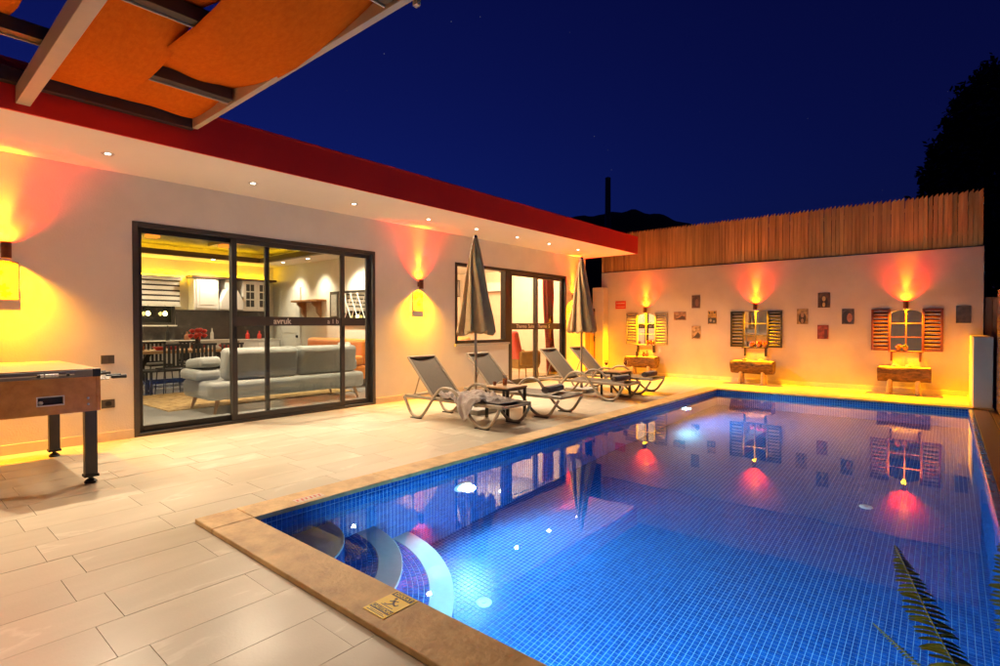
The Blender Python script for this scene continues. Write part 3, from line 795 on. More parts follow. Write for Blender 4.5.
# ================================================================== GARDEN WALL AND FENCE
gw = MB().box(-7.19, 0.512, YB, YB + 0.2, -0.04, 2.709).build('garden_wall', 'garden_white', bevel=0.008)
tag(gw, 'tall white rendered garden wall behind the far end of the pool', 'wall')
MB().box(-7.185, 0.33, YB - 0.012, YB - .0005, -0.003, 0.09).build('plinth', 'plinth', gw, bevel=.003)
MB().box(-7.215, 0.53, YB - 0.012, YB + 0.212, 2.7095, 2.722).build('wall_cap', 'slate_frame', gw)
pier = MB().box(-7.30, -6.98, YB - 0.28, YB - 0.0005, -0.04, 2.30).build('gate_pier', 'garden_white', bevel=.006)
tag(pier, 'short white gate pier at the left end of the garden wall', 'pier')

rw = MB().box(-7.15, 3.2, -3.25, -3.05, -0.04, 2.5).build('added_rear_wall', 'garden_white', bevel=.008)  # unseen wall added as mirror backdrop and to bounce light forward
tag(rw, 'added white wall behind the camera for the mirrors to reflect', 'wall')
MB().box(-7.15, 3.2, -3.0495, -3.035, -0.003, 0.09).build('plinth', 'plinth', rw, bevel=.003)
def fence():
    f = thing('picket_fence', 'fence of upright brown timber pickets on top of the white garden wall', 'fence', (-3.3, YB + 0.018, 2.722))
    pitch = 0.0705; n = int((0.50 + 7.20) / pitch)
    base = {}
    for k in range(5):
        w, h = 0.067, 0.985 + 0.004 * (k - 2)
        m = MB().prism([(-w / 2, 0), (w / 2, 0), (w / 2, h + 0.032), (-w / 2, h - 0.030)], -0.011, 0.011, 'Y')
        base[k] = m.mesh('picket', 'fence_wood')
    for i in range(n):
        x = -7.19 + (i + .5) * pitch + 3.3
        o = obj('picket', base[random.randrange(5)], f, loc=(x, random.uniform(-.006, .004), 0.006))
        o.rotation_euler = (random.uniform(-.006, .006), random.uniform(-.006, .006), R(random.uniform(-6, -3)))
    for z in (0.22, 0.75):
        MB().box(-3.89, 3.80, 0.022, 0.062, z, z + .07).build('rail', 'fence_wood', f)
fence()

lw = MB().box(0.328, 0.556, 10.99, YB - 0.001, -0.04, 1.115).build('side_wall', 'garden_white', bevel=.008)
tag(lw, 'low white wall stub at the far right corner of the pool', 'wall')
MB().box(0.30, 0.57, 10.93, YB - 0.001, 0.0, 0.028).build('base_slab', 'travertine', lw, bevel=.004)

def side_fence():
    f = thing('screen_fence', 'dark slatted screen fence along the deck at the right edge', 'fence', (0.60, 9.0, 0))
    z = 0.03; k = 0
    while z < 1.80:
        MB().box(-0.012, 0.012, -1.9, 1.88, z, z + 0.112).build('slat', 'deck_wood', f, bevel=.003); z += 0.12
    for y in (-1.88, 0.0, 1.86):
        MB().box(0.013, 0.06, y - .03, y + .03, 0, 1.83).build('post', 'black_metal', f)
side_fence()
og = thing('wooden_panel', 'orange brown timber panel between the garden wall and the screen fence', 'panel', (0.72, YB + 0.1, 0))
for k in range(4): MB().box(-0.19 + k * .1, -0.094 + k * .1, -0.012, 0.012, 0.0, 1.80).build('board', 'gate_wood', og, bevel=.003)

def gate():
    g = thing('garden_gate', 'narrow brown timber gate between the villa corner and the garden wall', 'gate', (-7.25, 11.98, 0))
    for k in range(4):
        MB().box(-.02, .02, 0.02 + k * .135, 0.15 + k * .135, 0.03, 1.66).build('board', 'gate_wood', g, bevel=.004)
    MB().box(.021, .04, 0.02, 0.555, 0.2, 0.3).build('rail', 'gate_wood', g); MB().box(.021, .04, 0.02, 0.555, 1.4, 1.5).build('rail', 'gate_wood', g)
    MB().box(-.03, .03, 0.558, 0.62, 0, 1.74).build('post', 'dark_wood', g)
    h = MB().box(.021, .03, 0.49, 0.53, 0.86, 1.02); h.tube([(.03, .51, .97), (.07, .51, .97), (.07, .43, .97)], .009); h.build('handle', 'black_metal', g)
gate()

# ---- shuttered mirrors with shelf
def shutter_mirror(cx, mat, label, w=1.10, mw=0.47, z0=0.80, z1=1.61, arch=False, shelf=True):
    o = thing('shutter_mirror', label, 'mirror', (cx, YB, z0), group='shuttered mirrors on the garden wall')
    H = z1 - z0; sw = (w - mw) / 2; t = 0.035
    for s in (-1, 1):
        x0 = -w / 2 if s < 0 else mw / 2; x1 = x0 + sw
        # two leaves: shutters stand a little open from the wall
        f = MB(); r = 0.04
        f.box(x0, x0 + r, -t, 0, 0, H); f.box(x1 - r, x1, -t, 0, 0, H); f.box(x0 + r, x1 - r, -t, 0, 0, r); f.box(x0 + r, x1 - r, -t, 0, H - r, H)
        mid = (x0 + x1) / 2 + s * -0.03
        sh = f.build('shutter', mat, o, bevel=.003)
        n = 10; m = MB().box(-(sw / 2 - r), sw / 2 - r, -0.004, 0.004, -0.024, 0.024, Matrix.Rotation(R(-38), 3, 'X')).mesh('slat', mat)
        for k in range(n):
            obj('slat', m, sh, loc=((x0 + x1) / 2, -t / 2, r + (k + .5) * (H - 2 * r) / n))
    if arch:
        poly = [(-mw / 2, 0), (mw / 2, 0), (mw / 2, H * .86)] + [(mw / 2 * math.cos(a), H * .86 + H * .12 * math.sin(a)) for a in [math.pi * k / 12 for k in range(1, 12)]] + [(-mw / 2, H * .86)]
    else:
        poly = [(-mw / 2, 0), (mw / 2, 0), (mw / 2, H), (-mw / 2, H)]
    mi = MB().prism([(x * .995, z) for x, z in poly], -0.012, -0.002, 'Y').build('mirror', 'mirror_glass', o)
    b = MB()
    b.box(-.010, .010, -.022, -.0125, 0, H * (.98 if not arch else .975))
    for z in (0.33, 0.66): b.box(-mw / 2, -.0105, -.021, -.0125, H * z - .008, H * z + .008); b.box(.0105, mw / 2, -.021, -.0125, H * z - .008, H * z + .008)
    b.build('glazing_bars', mat, mi)
    MB().box(-mw / 2 - .03, mw / 2 + .03, -0.13, -0.0365, -.022, 0.0).build('shelf', mat, o, bevel=.003)
    for x in (-mw / 2 + .02, mw / 2 - .02):
        MB().box(x - .017, x + .017, -0.06, -0.002, -0.20, -0.0225).build('bracket', 'shutter_brown' if mat == 'shutter_brown' else 'shutter_black', o)
    return o
shutter_mirror(-5.885, 'shutter_grey', 'mirror with grey louvred shutters on the garden wall, left of three', 1.11, 0.46, arch=True)
shutter_mirror(-3.275, 'shutter_black', 'mirror with black louvred shutters on the garden wall, middle of three', 1.08, 0.47)
shutter_mirror(-0.59, 'shutter_brown', 'mirror with red brown louvred shutters on the garden wall, right of three', 1.10, 0.48, arch=True)

# ---- half-log planters on short legs
def log_planter(cx, label, L=0.88, r=0.165, seed=0, zc=0.40):
    o = thing('log_planter', label, 'planter', (cx, 12.52, 0), group='log planters below the mirrors')
    rnd = random.Random(seed); ph = [rnd.uniform(0, 6.28) for _ in range(4)]
    N, M = 28, 26; top = zc + r * 0.62
    def rad(a, u): return r * (1 + .05 * math.sin(3 * a + ph[0]) + .035 * math.sin(5 * a + 6 * u + ph[1]) + .03 * math.sin(9 * u + ph[2]) + .02 * math.sin(11 * a + ph[3]))
    m = MB()
    a0, a1 = R(142), R(398)
    def fn(u, v):
        a = a0 + (a1 - a0) * v; q = rad(a, u); x = (u - .5) * L
        return (x, q * math.cos(a) * 1.02, zc + q * math.sin(a))
    m.grid(fn, M, N)
    # cut ends and hollowed top
    for u, s in ((0, 1), (1, -1)):
        ring = [fn(u, k / N) for k in range(N + 1)]; b = len(m.v); m.v += ring; m.f.append(tuple(b + k for k in range(N + 1)))
    body = m.build('log', 'bark', o, smooth=True)
    e0, e1 = fn(0, 0), fn(0, 1)
    MB().box(-L / 2 + .012, L / 2 - .012, min(e0[1], e1[1]) * .96, max(e0[1], e1[1]) * .96, top - .05, top + .004).build('cut_face', 'cut_wood', o, bevel=.01)
    for x in (-L * .26, L * .26):
        for y, d in ((-0.07, -.04), (0.07, .04)):
            MB().tube([(x, y, zc - r * .75), (x * 1.06, y + d, 0.0)], [0.038, 0.045], 10).build('leg', 'cut_wood', o, smooth=True)
    return o, top
lp = {}
for cx, lab, sd, L in ((-5.87, 'half log planter on legs under the grey shuttered mirror', 1, 0.80), (-3.26, 'half log planter on legs under the black shuttered mirror', 2, 0.86), (-0.60, 'half log planter on legs under the red brown shuttered mirror', 3, 0.80)):
    lp[sd] = log_planter(cx, lab, L, seed=sd)

def bottle(loc, h, r, mat, label, cat='bottle', group='small bottles and pots by the garden wall'):
    o = MB().lathe([(r, 0), (r, h * .5), (r * .85, h * .6), (r * .35, h * .72), (r * .35, h), (0, h)], 12).build('bottle', mat, smooth=True)
    o.location = loc; tag(o, label, cat, group); return o
def potplant(loc, s, mat, label, seed):
    rnd = random.Random(seed)
    o = thing('potted_plant', label, 'plant', loc, group='small bottles and pots by the garden wall')
    MB().lathe([(.03 * s, 0), (.045 * s, .07 * s), (.05 * s, .075 * s), (.042 * s, .075 * s), (.04 * s, .06 * s), (0, .06 * s)], 12).build('pot', 'pot_clay', o, smooth=True)
    m = MB()
    for k in range(26):
        a, e = rnd.uniform(0, 6.28), rnd.uniform(.2, 1.4); d = Vector((math.cos(a) * math.cos(e), math.sin(a) * math.cos(e), math.sin(e))) * rnd.uniform(.04, .1) * s
        q = Vector((-math.sin(a), math.cos(a), 0)) * .012 * s; b = Vector((0, 0, .06 * s))
        m.raw([b, b + d * .5 + q, b + d, b + d * .5 - q], [(0, 1, 2, 3)])
    m.build('foliage', mat, o, fix=False)
z1 = lp[1][1] + .005; z2 = lp[2][1] + .005; z3 = lp[3][1] + .005
bottle((-5.99, 12.51, z1), 0.19, .035, 'shutter_black', 'dark bottle on the left log planter, left one')
bottle((-5.73, 12.53, z1), 0.16, .04, 'pot_clay', 'brown bottle on the left log planter, right one')
potplant((-5.80, 12.49, z1), 1.0, 'leaf_night', 'tiny potted plant on the left log planter', 4)
bottle((-3.42, 12.50, z2), 0.06, .05, 'pot_clay', 'low clay jar at left on the middle log planter', 'jar')
bottle((-3.10, 12.54, z2), 0.05, .045, 'stone', 'pale stone jar at right on the middle log planter', 'jar')
bottle((-0.74, 12.50, z3), 0.08, .045, 'stone', 'pale stone jar at left on the right log planter', 'jar')
bottle((-0.52, 12.52, z3), 0.07, .055, 'stone', 'wider pale jar in the middle of the right log planter', 'jar')
for (x, z, s, n) in ((-3.34, .803, .9, 'left'), (-3.19, .803, 1.1, 'middle'), (-3.07, .803, 1.0, 'right')):
    potplant((x, YB - .085, z), s, 'plant_red', f'tiny red potted plant at {n} of the black mirror shelf', int(x * -100))
for (x, n) in ((-5.80, 'left'), (-5.70, 'right')): potplant((x, YB - .085, .803), .9, 'plant_red', f'tiny red potted plant at {n} of the grey mirror shelf', int(-x * 100))
potplant((-0.70, YB - .085, .803), 1.0, 'plant_red', 'tiny red potted plant on the brown mirror shelf, left one', 9)
potplant((-0.60, YB - .085, .803), 1.0, 'leaf_night', 'tiny green potted plant on the brown mirror shelf, right one', 10)

# ---- small art plaques
def picmat(name, bgc, fig, fig2, kind):
    m = bpy.data.materials.new(name); m.use_nodes = True
    n, l = m.node_tree.nodes, m.node_tree.links; p = n['Principled BSDF']; p.inputs['Roughness'].default_value = .45
    t = n.new('ShaderNodeTexCoord'); nz = n.new('ShaderNodeTexNoise'); nz.inputs['Scale'].default_value = 14
    l.new(t.outputs['Object'], nz.inputs['Vector'])
    rp = n.new('ShaderNodeValToRGB'); rp.color_ramp.elements[0].position = .35; rp.color_ramp.elements[1].position = .65
    rp.color_ramp.elements[0].color = (*[c * .55 for c in bgc], 1); rp.color_ramp.elements[1].color = (*[min(1, c * 1.4) for c in bgc], 1)
    l.new(nz.outputs['Fac'], rp.inputs[0]); l.new(rp.outputs[0], p.inputs['Base Color']); MATS[name] = m
    pmat(name + '_a', fig, .5, .2, 12); pmat(name + '_b', fig2, .5, .2, 12)
def plaque(x0, x1, z0, z1, name, label, bgc, fig, fig2, kind):
    picmat(name, bgc, fig, fig2, kind)
    cx, cz = (x0 + x1) / 2, (z0 + z1) / 2; w, h = x1 - x0, z1 - z0
    o = thing('wall_plaque', label, 'plaque', (cx, YB, cz), group='small picture plaques on the garden wall')
    MB().box(-w / 2, w / 2, -.014, -.0005, -h / 2, h / 2).build('board', name, o, bevel=.002)
    def blob(ax, az, rx, rz, mat, y):
        MB().prism([(ax * w + rx * w * math.cos(a), az * h + rz * h * math.sin(a)) for a in [2 * math.pi * k / 16 for k in range(16)]], -.0145 - y, -.0135, 'Y').build('print', mat, o)
    A, B = name + '_a', name + '_b'
    if kind == 'figure':
        blob(0, -.12, .34, .36, A, .0004); blob(0, .10, .15, .17, B, .0008); blob(0, -.30, .12, .16, B, .0006)
    elif kind == 'peak':
        MB().prism([(-w * .45, -h * .42), (w * .45, -h * .42), (w * .45, -h * .12), (w * .2, h * .02), (-w * .1, -h * .25)], -.0149, -.0135, 'Y').build('print', A, o)
        blob(-.2, .2, .16, .1, B, .0004)
    elif kind == 'face':
        blob(-.05, -.05, .42, .42, A, .0004); blob(.14, -.08, .22, .30, B, .0008)
    elif kind == 'split':
        MB().prism([(-w * .46, -h * .46), (w * .46, -h * .46), (w * .46, -h * .02), (-w * .46, -h * .02)], -.0149, -.0135, 'Y').build('print', A, o)
        blob(-.15, -.22, .14, .12, B, .0008); blob(.22, -.3, .1, .1, B, .0008); blob(-.3, .35, .1, .1, A, .0004); blob(.3, .38, .1, .1, A, .0004)
    else:
        MB().prism([(w * .14, -h * .44), (w * .42, -h * .44), (w * .42, h * .2), (w * .14, h * .2)], -.0149, -.0135, 'Y').build('print', A, o)
plaque(-4.717, -4.523, 1.708, 2.015, 'pic_a', 'dark brown upright plaque, top of the four left plaques', (.10, .045, .03), (.05, .02, .02), (.16, .07, .05), 'face')
plaque(-5.162, -4.861, 1.422, 1.622, 'pic_b', 'wide brown landscape plaque beside the grey shutter', (.28, .14, .07), (.06, .03, .02), (.40, .24, .14), 'peak')
plaque(-4.334, -4.136, 1.324, 1.633, 'pic_c', 'yellow and black plaque beside the black shutter', (.42, .24, .05), (.05, .045, .04), (.30, .25, .18), 'split')
plaque(-4.713, -4.507, .964, 1.276, 'pic_d', 'tan plaque with dark peak, lowest of the four left plaques', (.36, .24, .13), (.05, .03, .02), (.46, .34, .22), 'peak')
plaque(-2.066, -1.848, 1.663, 1.972, 'pic_e', 'dark plaque with pale figure, top of the four right plaques', (.09, .045, .02), (.03, .015, .01), (.42, .30, .14), 'figure')
plaque(-2.455, -2.246, 1.321, 1.644, 'pic_f', 'tan plaque with small dark figure, leftmost of the four right plaques', (.30, .19, .07), (.05, .03, .015), (.26, .17, .10), 'figure')
plaque(-1.637, -1.428, 1.320, 1.628, 'pic_g', 'black plaque with reddish face, rightmost of the four right plaques', (.06, .045, .05), (.025, .02, .022), (.34, .14, .09), 'face')
plaque(-2.07, -1.869, 1.009, 1.300, 'pic_h', 'plain rust red plaque, lowest of the four right plaques', (.24, .05, .02), (.09, .02, .012), (.2, .05, .02), 'bar')
plaque(0.134, 0.342, 1.336, 1.649, 'pic_i', 'mottled black plaque right of the brown shutters', (.055, .045, .038), (.06, .05, .04), (.06, .05, .04), 'bar')
rs = thing('red_sign', 'small red notice sign left of the grey shutters', 'sign', (-6.61, YB, 1.83), group='small picture plaques on the garden wall')
MB().box(-.15, .15, -.012, -.0005, -.105, .105).build('board', 'red_paint', rs, bevel=.002)
MB().box(-.12, .12, -.0128, -.0115, .035, .050).build('print', 'sticker', rs); MB().box(-.12, .12, -.0128, -.0115, -.055, -.045).build('print', 'sticker', rs)

# ---- flower plaques under the villa lamps
def flower_plaque(y0, y1, z0, z1, label, seed):
    o = thing('flower_plaque', label, 'plaque', (XW, (y0 + y1) / 2, (z0 + z1) / 2), group='flower plaques under the villa lamps')
    w, h = y1 - y0, z1 - z0; rnd = random.Random(seed)
    MB().box(.0005, .016, -w / 2, w / 2, -h / 2, h / 2).build('board', 'plaque', o, bevel=.003)
    for (a, b, c, d) in ((-w / 2, w / 2, h / 2 - .008, h / 2), (-w / 2, w / 2, -h / 2, -h / 2 + .008)): MB().box(.016, .019, a, b, c, d).build('edge_strip', 'motif', o)
    for k in range(7):
        cy, cz, r = rnd.uniform(-.36, .36) * w, rnd.uniform(-.36, .36) * h, rnd.uniform(.05, .11) * h
        pts = []
        for q in range(20):
            a = 2 * math.pi * q / 20; rr = r * (1 + .35 * math.cos(5 * a)); pts.append((cy + rr * math.cos(a), cz + rr * math.sin(a)))
        MB().prism(pts, .0155, .0168 + k * .0002, 'X').build('motif', 'motif', o)
flower_plaque(0.62, 0.963, 1.552, 1.93, 'square plaque with orange flowers under the lamp by the foosball table', 1)
flower_plaque(6.14, 6.36, 1.55, 1.86, 'small upright plaque with brown motif under the lamp between the doors', 2)

# ---- sockets
for z, hole, lab in ((0.914, False, 'black double switch plate on the wall left of the sliding door'), (0.418, True, 'black power socket low on the wall by the foosball table')):
    o = thing('wall_socket', lab, 'socket', (XW, 1.70, z))
    MB().box(.0005, .010, -.062, .062, -.048, .048).build('plate', 'socket', o, bevel=.003)
    if hole:
        s = MB().lathe([(.0, .0), (.032, .0), (.032, .004), (.026, .004), (.024, .001), (0, .001)], 16); s.v = [(.010 + q[2], q[0], q[1]) for q in s.v]; s.build('outlet', 'black_metal', o)
    else:
        for y in (-.03, .03): MB().box(.010, .014, y - .027, y + .027, -.038, .038).build('rocker', 'socket', o, bevel=.002)

# ================================================================== PERGOLA
def pergola():
    p = thing('pergola', 'steel pergola roof with woven orange fabric strips at the top left', 'pergola', (-3.5, 0.5, 3.1))
    MB().box(XF + .008, XF + .09, -3.2, 2.06, 3.215, 3.33).build('ledger', 'pergola_dark', p, world=True, bevel=.004)
    MB().box(XF + .0905, -1.2, 2.035, 2.085, 3.215, 3.335).build('beam', 'pergola_steel', p, world=True, bevel=.004)
    MB().box(XF + .004, -1.2, 0.765, 0.855, 3.075, 3.214).build('beam', 'pergola_steel', p, world=True, bevel=.004)
    MB().box(XF + .004, -1.2, -1.2, -1.11, 3.075, 3.214).build('beam', 'pergola_steel', p, world=True, bevel=.004)
    xs = [-4.735, -3.69, -2.57, -1.5]
    for x in xs:
        MB().box(x - .045, x + .045, -3.1, 2.019, 3.225, 3.32).build('purlin', 'pergola_dark', p, world=True, bevel=.003)
        MB().box(x - .049, x - .036, -3.1, 2.019, 3.2155, 3.2245).build('purlin_flange', 'pergola_steel', p, world=True)
    sup = [XF + .09] + xs + [-0.6]
    def strip(y0, y1, ph, seed, drop=0.0):
        rnd = random.Random(seed); a, b, c = [rnd.uniform(0, 6.28) for _ in range(3)]
        def fn(u, v):
            x = sup[0] + .03 + (sup[-1] - sup[0] - .05) * u
            # woven: over one purlin, under the next, sagging between
            i = max(k for k in range(len(sup)) if sup[k] <= x) if x > sup[0] else 0
            i = min(i, len(sup) - 2); t = (x - sup[i]) / (sup[i + 1] - sup[i])
            def z_at(k): return (3.335 if (k + ph) % 2 == 0 else 3.205) if k > 0 else 3.31
            z = z_at(i) * (1 - t) + z_at(i + 1) * t - 0.03 * math.sin(math.pi * t) ** 1.2
            yy = y0 + (y1 - y0) * v + 0.009 * math.sin(4.1 * x + a) * (1 if v > .5 else -.6)
            z += 0.014 * math.sin(9 * x + 6 * v + b) * math.sin(math.pi * v) + 0.006 * math.sin(3 * x + 9 * v + c) - .012 * math.sin(math.pi * v)
            return (x, yy, z)
        m = MB().grid(fn, 120, 14)
        m.build('fabric_strip', 'shade_fabric', p, world=True, smooth=True, fix=False, solid=.003)
    strip(0.865, 1.405, 0, 1); strip(1.355, 2.05, 1, 2)
    strip(-0.02, 0.60, 1, 3); strip(-0.72, -0.05, 0, 4); strip(-1.75, -1.22, 0, 5); strip(-2.5, -1.78, 1, 6)
    # roof purlin lattice beyond the last strip
    MB().box(-2.45, -2.41, 2.10, 2.13, 3.20, 3.34).build('bracket', 'pergola_steel', p, world=True)
pergola()

# ================================================================== TERRACE FURNITURE
def lounger():
    o = thing('sun_lounger', '', 'sun lounger', (0, 0, 0), group='sun loungers beside the pool')
    W = 0.62
    prof = [(0.02, .285), (.055, .235), (.16, .075), (.24, .028), (.33, .022), (.42, .065), (.55, .215), (.66, .35), (.76, .435), (.88, .462), (1.0, .44), (1.10, .36), (1.22, .225), (1.36, .085), (1.46, .030), (1.56, .020), (1.65, .055), (1.73, .155), (1.80, .262)]
    for y in (0.0, W):
        MB().tube(catmull([(x, y, z) for x, z in prof], 5), 0.0205, 10).build('leg_tube', 'taupe_frame', o, smooth=True)
        s = .035 if y == 0 else -.035
        MB().box(0.0, 1.83, y + s - .016, y + s + .016, .270, .315).build('side_rail', 'taupe_frame', o, bevel=.008)
        MB().box(.17, .37, y - .022, y + .022, .0, .012).build('foot_pad', 'black_metal', o); MB().box(1.40, 1.62, y - .022, y + .022, .0, .012).build('foot_pad', 'black_metal', o)
    for x in (.012, 1.815): MB().tube([(x, .04, .285), (x, W - .04, .285)], .018, 8).build('cross_bar', 'taupe_frame', o, smooth=True)
    MB().tube([(.56, .05, .272), (.56, W - .05, .272)], .016, 8).build('cross_bar', 'taupe_frame', o, smooth=True)
    MB().tube([(1.15, .05, .268), (1.15, W - .05, .268)], .016, 8).build('cross_bar', 'taupe_frame', o, smooth=True)
    def seat(u, v): return (.57 + 1.24 * u, .055 + (W - .11) * v, .312 - .022 * math.sin(math.pi * v) - .006 * math.sin(math.pi * u))
    MB().grid(seat, 20, 8).build('seat_sling', 'sling', o, smooth=True, fix=False, solid=.006)
    b0, b1 = Vector((.56, 0, .315)), Vector((.045, 0, .835)); d = (b1 - b0)
    nrm = Vector((d.z, 0, -d.x)).normalized()
    def back(u, v):
        q = b0 + d * u - nrm * (.022 * math.sin(math.pi * v)) ; return (q.x, .06 + (W - .12) * v, q.z)
    MB().grid(back, 14, 8).build('back_sling', 'sling', o, smooth=True, fix=False, solid=.006)
    fr = MB()
    for y in (.055, W - .055): fr.tube([(b0.x, y, b0.z), (b0.x + d.x * 1.01, y, b0.z + d.z * 1.01)], .017, 8)
    fr.tube([(b1.x, .05, b1.z), (b1.x, W - .05, b1.z)], .017, 8)
    fr.build('back_frame', 'taupe_frame', o, smooth=True)
    st = MB(); st.tube([(.27, .08, .60), (.15, .08, .30)], .010, 6); st.tube([(.27, W - .08, .60), (.15, W - .08, .30)], .010, 6); st.tube([(.15, .05, .30), (.15, W - .05, .30)], .010, 6)
    st.build('back_strut', 'taupe_frame', o, smooth=True)
    return o
LY = [4.89, 6.05, 8.12, 9.20]
labs = ['taupe sun lounger nearest the camera with a crumpled beige towel', 'taupe sun lounger second from the camera, beside the amber drink table',
        'taupe sun lounger third from the camera, in front of the bedroom door', 'taupe sun lounger farthest from the camera, by the far parasol']
proto = lounger()
for i, y in enumerate(LY):
    o = proto if i == 0 else copy_tree(proto)
    o.location = (-5.925 + (0, .06, .0, -.02)[i], y, 0); o['label'] = labs[i]
    if i: o.rotation_euler = (0, 0, R((0, .8, -.6, .5)[i]))

def rolled_towel(x, y, z, label, rz=0):
    o = thing('rolled_towel', label, 'towel', (x, y, z), rz, group='rolled towels on the loungers')
    n = 30; r = .062; m = MB()
    def fn(u, v):
        a = 2 * math.pi * v; rr = r * (1 + .05 * math.sin(2 * a + 1) + .02 * math.sin(14 * u + 3 * a)) * (1 - .10 * (abs(2 * u - 1) ** 8))
        return (rr * math.cos(a), -.23 + .46 * u, r + rr * .92 * math.sin(a))
    m.grid(fn, 16, n); m.build('roll', 'towel', o, smooth=True, fix=False)
    for s in (-1, 1):
        pts = [(max(.004, .056 * k / 26) * math.cos(k * .72), s * .226, r + max(.004, .056 * k / 26) * .92 * math.sin(k * .72)) for k in range(27)]
        MB().tube(pts, .0062, 6).build('coil', 'towel', o, smooth=True)
    return o
rolled_towel(-4.38, 6.40, .312, 'rolled grey brown towel on the foot of the second lounger', R(4))
rolled_towel(-4.34, 8.42, .312, 'rolled grey brown towel on the foot of the third lounger', R(-3))
rolled_towel(-4.30, 9.52, .312, 'rolled grey brown towel on the foot of the farthest lounger')

def crumpled():
    rnd = random.Random(11)
    o = thing('crumpled_towel', 'crumpled beige towel draped over the side of the nearest lounger', 'towel', (-4.9, 4.89, 0.31))
    from mathutils import noise
    def fn(u, v):
        x = -.36 + .92 * u + .05 * math.sin(9 * v + 2 * u); y = -.02 + .5 * v
        n1 = noise.noise(Vector((u * 4.2, v * 3.1, 1.3))); n2 = noise.noise(Vector((u * 9, v * 8, 5.1))); n3 = noise.noise(Vector((u * 19, v * 15, 2.1)))
        z = .045 + .075 * abs(n1) + .045 * abs(n2) + .014 * n3
        hang = max(0.0, (0.30 - v) / 0.30)
        w = math.exp(-((u - .58) / .17) ** 2)
        y2 = .05 + (v - .30) * .62 if v > .30 else .05 - min(1, hang * 3) * .085 - .02 * n2 * hang
        if v <= .30:
            z -= hang ** 1.15 * .30 * w + hang * .03; x += (.58 - u) * hang * .30 * (1 - .3 * w) + .03 * n1 * hang
            y2 += .02 * math.sin(26 * u) * hang * w
        ex = min(1, 6 * min(u, 1 - u)); z = z * (.35 + .65 * ex) if v > .3 else z
        return (x, y2, max(z, -.27))
    MB().grid(fn, 64, 44).build('cloth', 'towel_light', o, smooth=True, fix=False, solid=.006)
    def fn2(u, v):
        n1 = noise.noise(Vector((u * 5, v * 4, 9.3))); n2 = noise.noise(Vector((u * 11, v * 9, 4.1)))
        return (-.32 + .30 * u, .06 + .44 * v, .02 + (.05 * abs(n1) + .04 * abs(n2)) * min(1, 5 * min(u, 1 - u, v, 1 - v) + .1))
    MB().grid(fn2, 26, 26).build('dark_cloth', 'towel', o, smooth=True, fix=False, solid=.006)
    def fn3(u, v):
        n1 = noise.noise(Vector((u * 5, v * 4, 3.3))); n2 = noise.noise(Vector((u * 11, v * 9, 7.1)))
        return (.30 + .42 * u, .08 + .44 * v, .012 + (.05 * abs(n1) + .04 * abs(n2)) * min(1, 5 * min(u, 1 - u, v, 1 - v) + .1))
    MB().grid(fn3, 26, 26).build('dark_cloth', 'towel', o, smooth=True, fix=False, solid=.006)
crumpled()

def parasol(x, y, ztop, zbot, rb, label, seed):
    o = thing('closed_parasol', label, 'parasol', (x, y, 0), group='closed parasols behind the loungers')
    rnd = random.Random(seed)
    MB().tube([(0, 0, .06), (0, 0, ztop - .08)], .021, 12).build('pole', 'taupe_frame', o, smooth=True)
    MB().lathe([(.0, 0), (.012, 0), (.026, .01), (.03, .03), (.02, .055), (0, .065)], 12, (0, 0, ztop - .03)).build('finial', 'dark_wood', o, smooth=True)
    NP = 8; ph = [rnd.uniform(-.18, .18) for _ in range(NP)]; am = [rnd.uniform(.8, 1.15) for _ in range(NP)]; hb = [rnd.uniform(-.02, .04) for _ in range(NP)]
    def fn(u, v):
        a = 2 * math.pi * v; t = u
        rbase = (.022 + (rb - .022) * (t ** .82)) * (1 - .05 * math.sin(math.pi * t))
        k = int(v * NP) % NP; f = v * NP - int(v * NP)
        w = abs(math.sin(math.pi * f))            # 0 on the rib, 1 mid panel
        amp = .34 * min(1, t * 3.2) * am[k]
        r = rbase * (1.0 - amp + amp * 1.45 * w ** 1.6)
        twist = .55 * w * min(1, t * 2) + .35 * t + ph[k] * t
        z = ztop - (ztop - zbot) * t + (hb[k] + .045 * math.cos(2 * math.pi * f * 2)) * max(0, t - .75) * 4 * .6
        r *= 1 + .02 * math.sin(13 * t + 5 * k)
        return (r * math.cos(a + twist), r * math.sin(a + twist), z)
    MB().grid(fn, 40, NP * 14).build('canopy', 'parasol_cloth', o, smooth=True, fix=False, solid=.004)
    MB().tube([(.11 * math.cos(a) * 1.0, .11 * math.sin(a), ztop - (ztop - zbot) * .46) for a in [2 * math.pi * k / 24 for k in range(25)]], .007, 6).build('tie_strap', 'parasol_cloth', o)
    MB().box(-.25, .25, -.22, .22, 0.002, .075).build('base', 'stone', o, bevel=.015)
    MB().tube([(0, 0, .075), (0, 0, .30)], .03, 12).build('sleeve', 'taupe_frame', o, smooth=True)
parasol(-5.36, 5.80, 2.605, 1.17, .265, 'closed olive beige parasol between the first two loungers', 1)
parasol(-5.46, 8.96, 2.60, 1.17, .26, 'closed beige parasol between the two far loungers', 2)

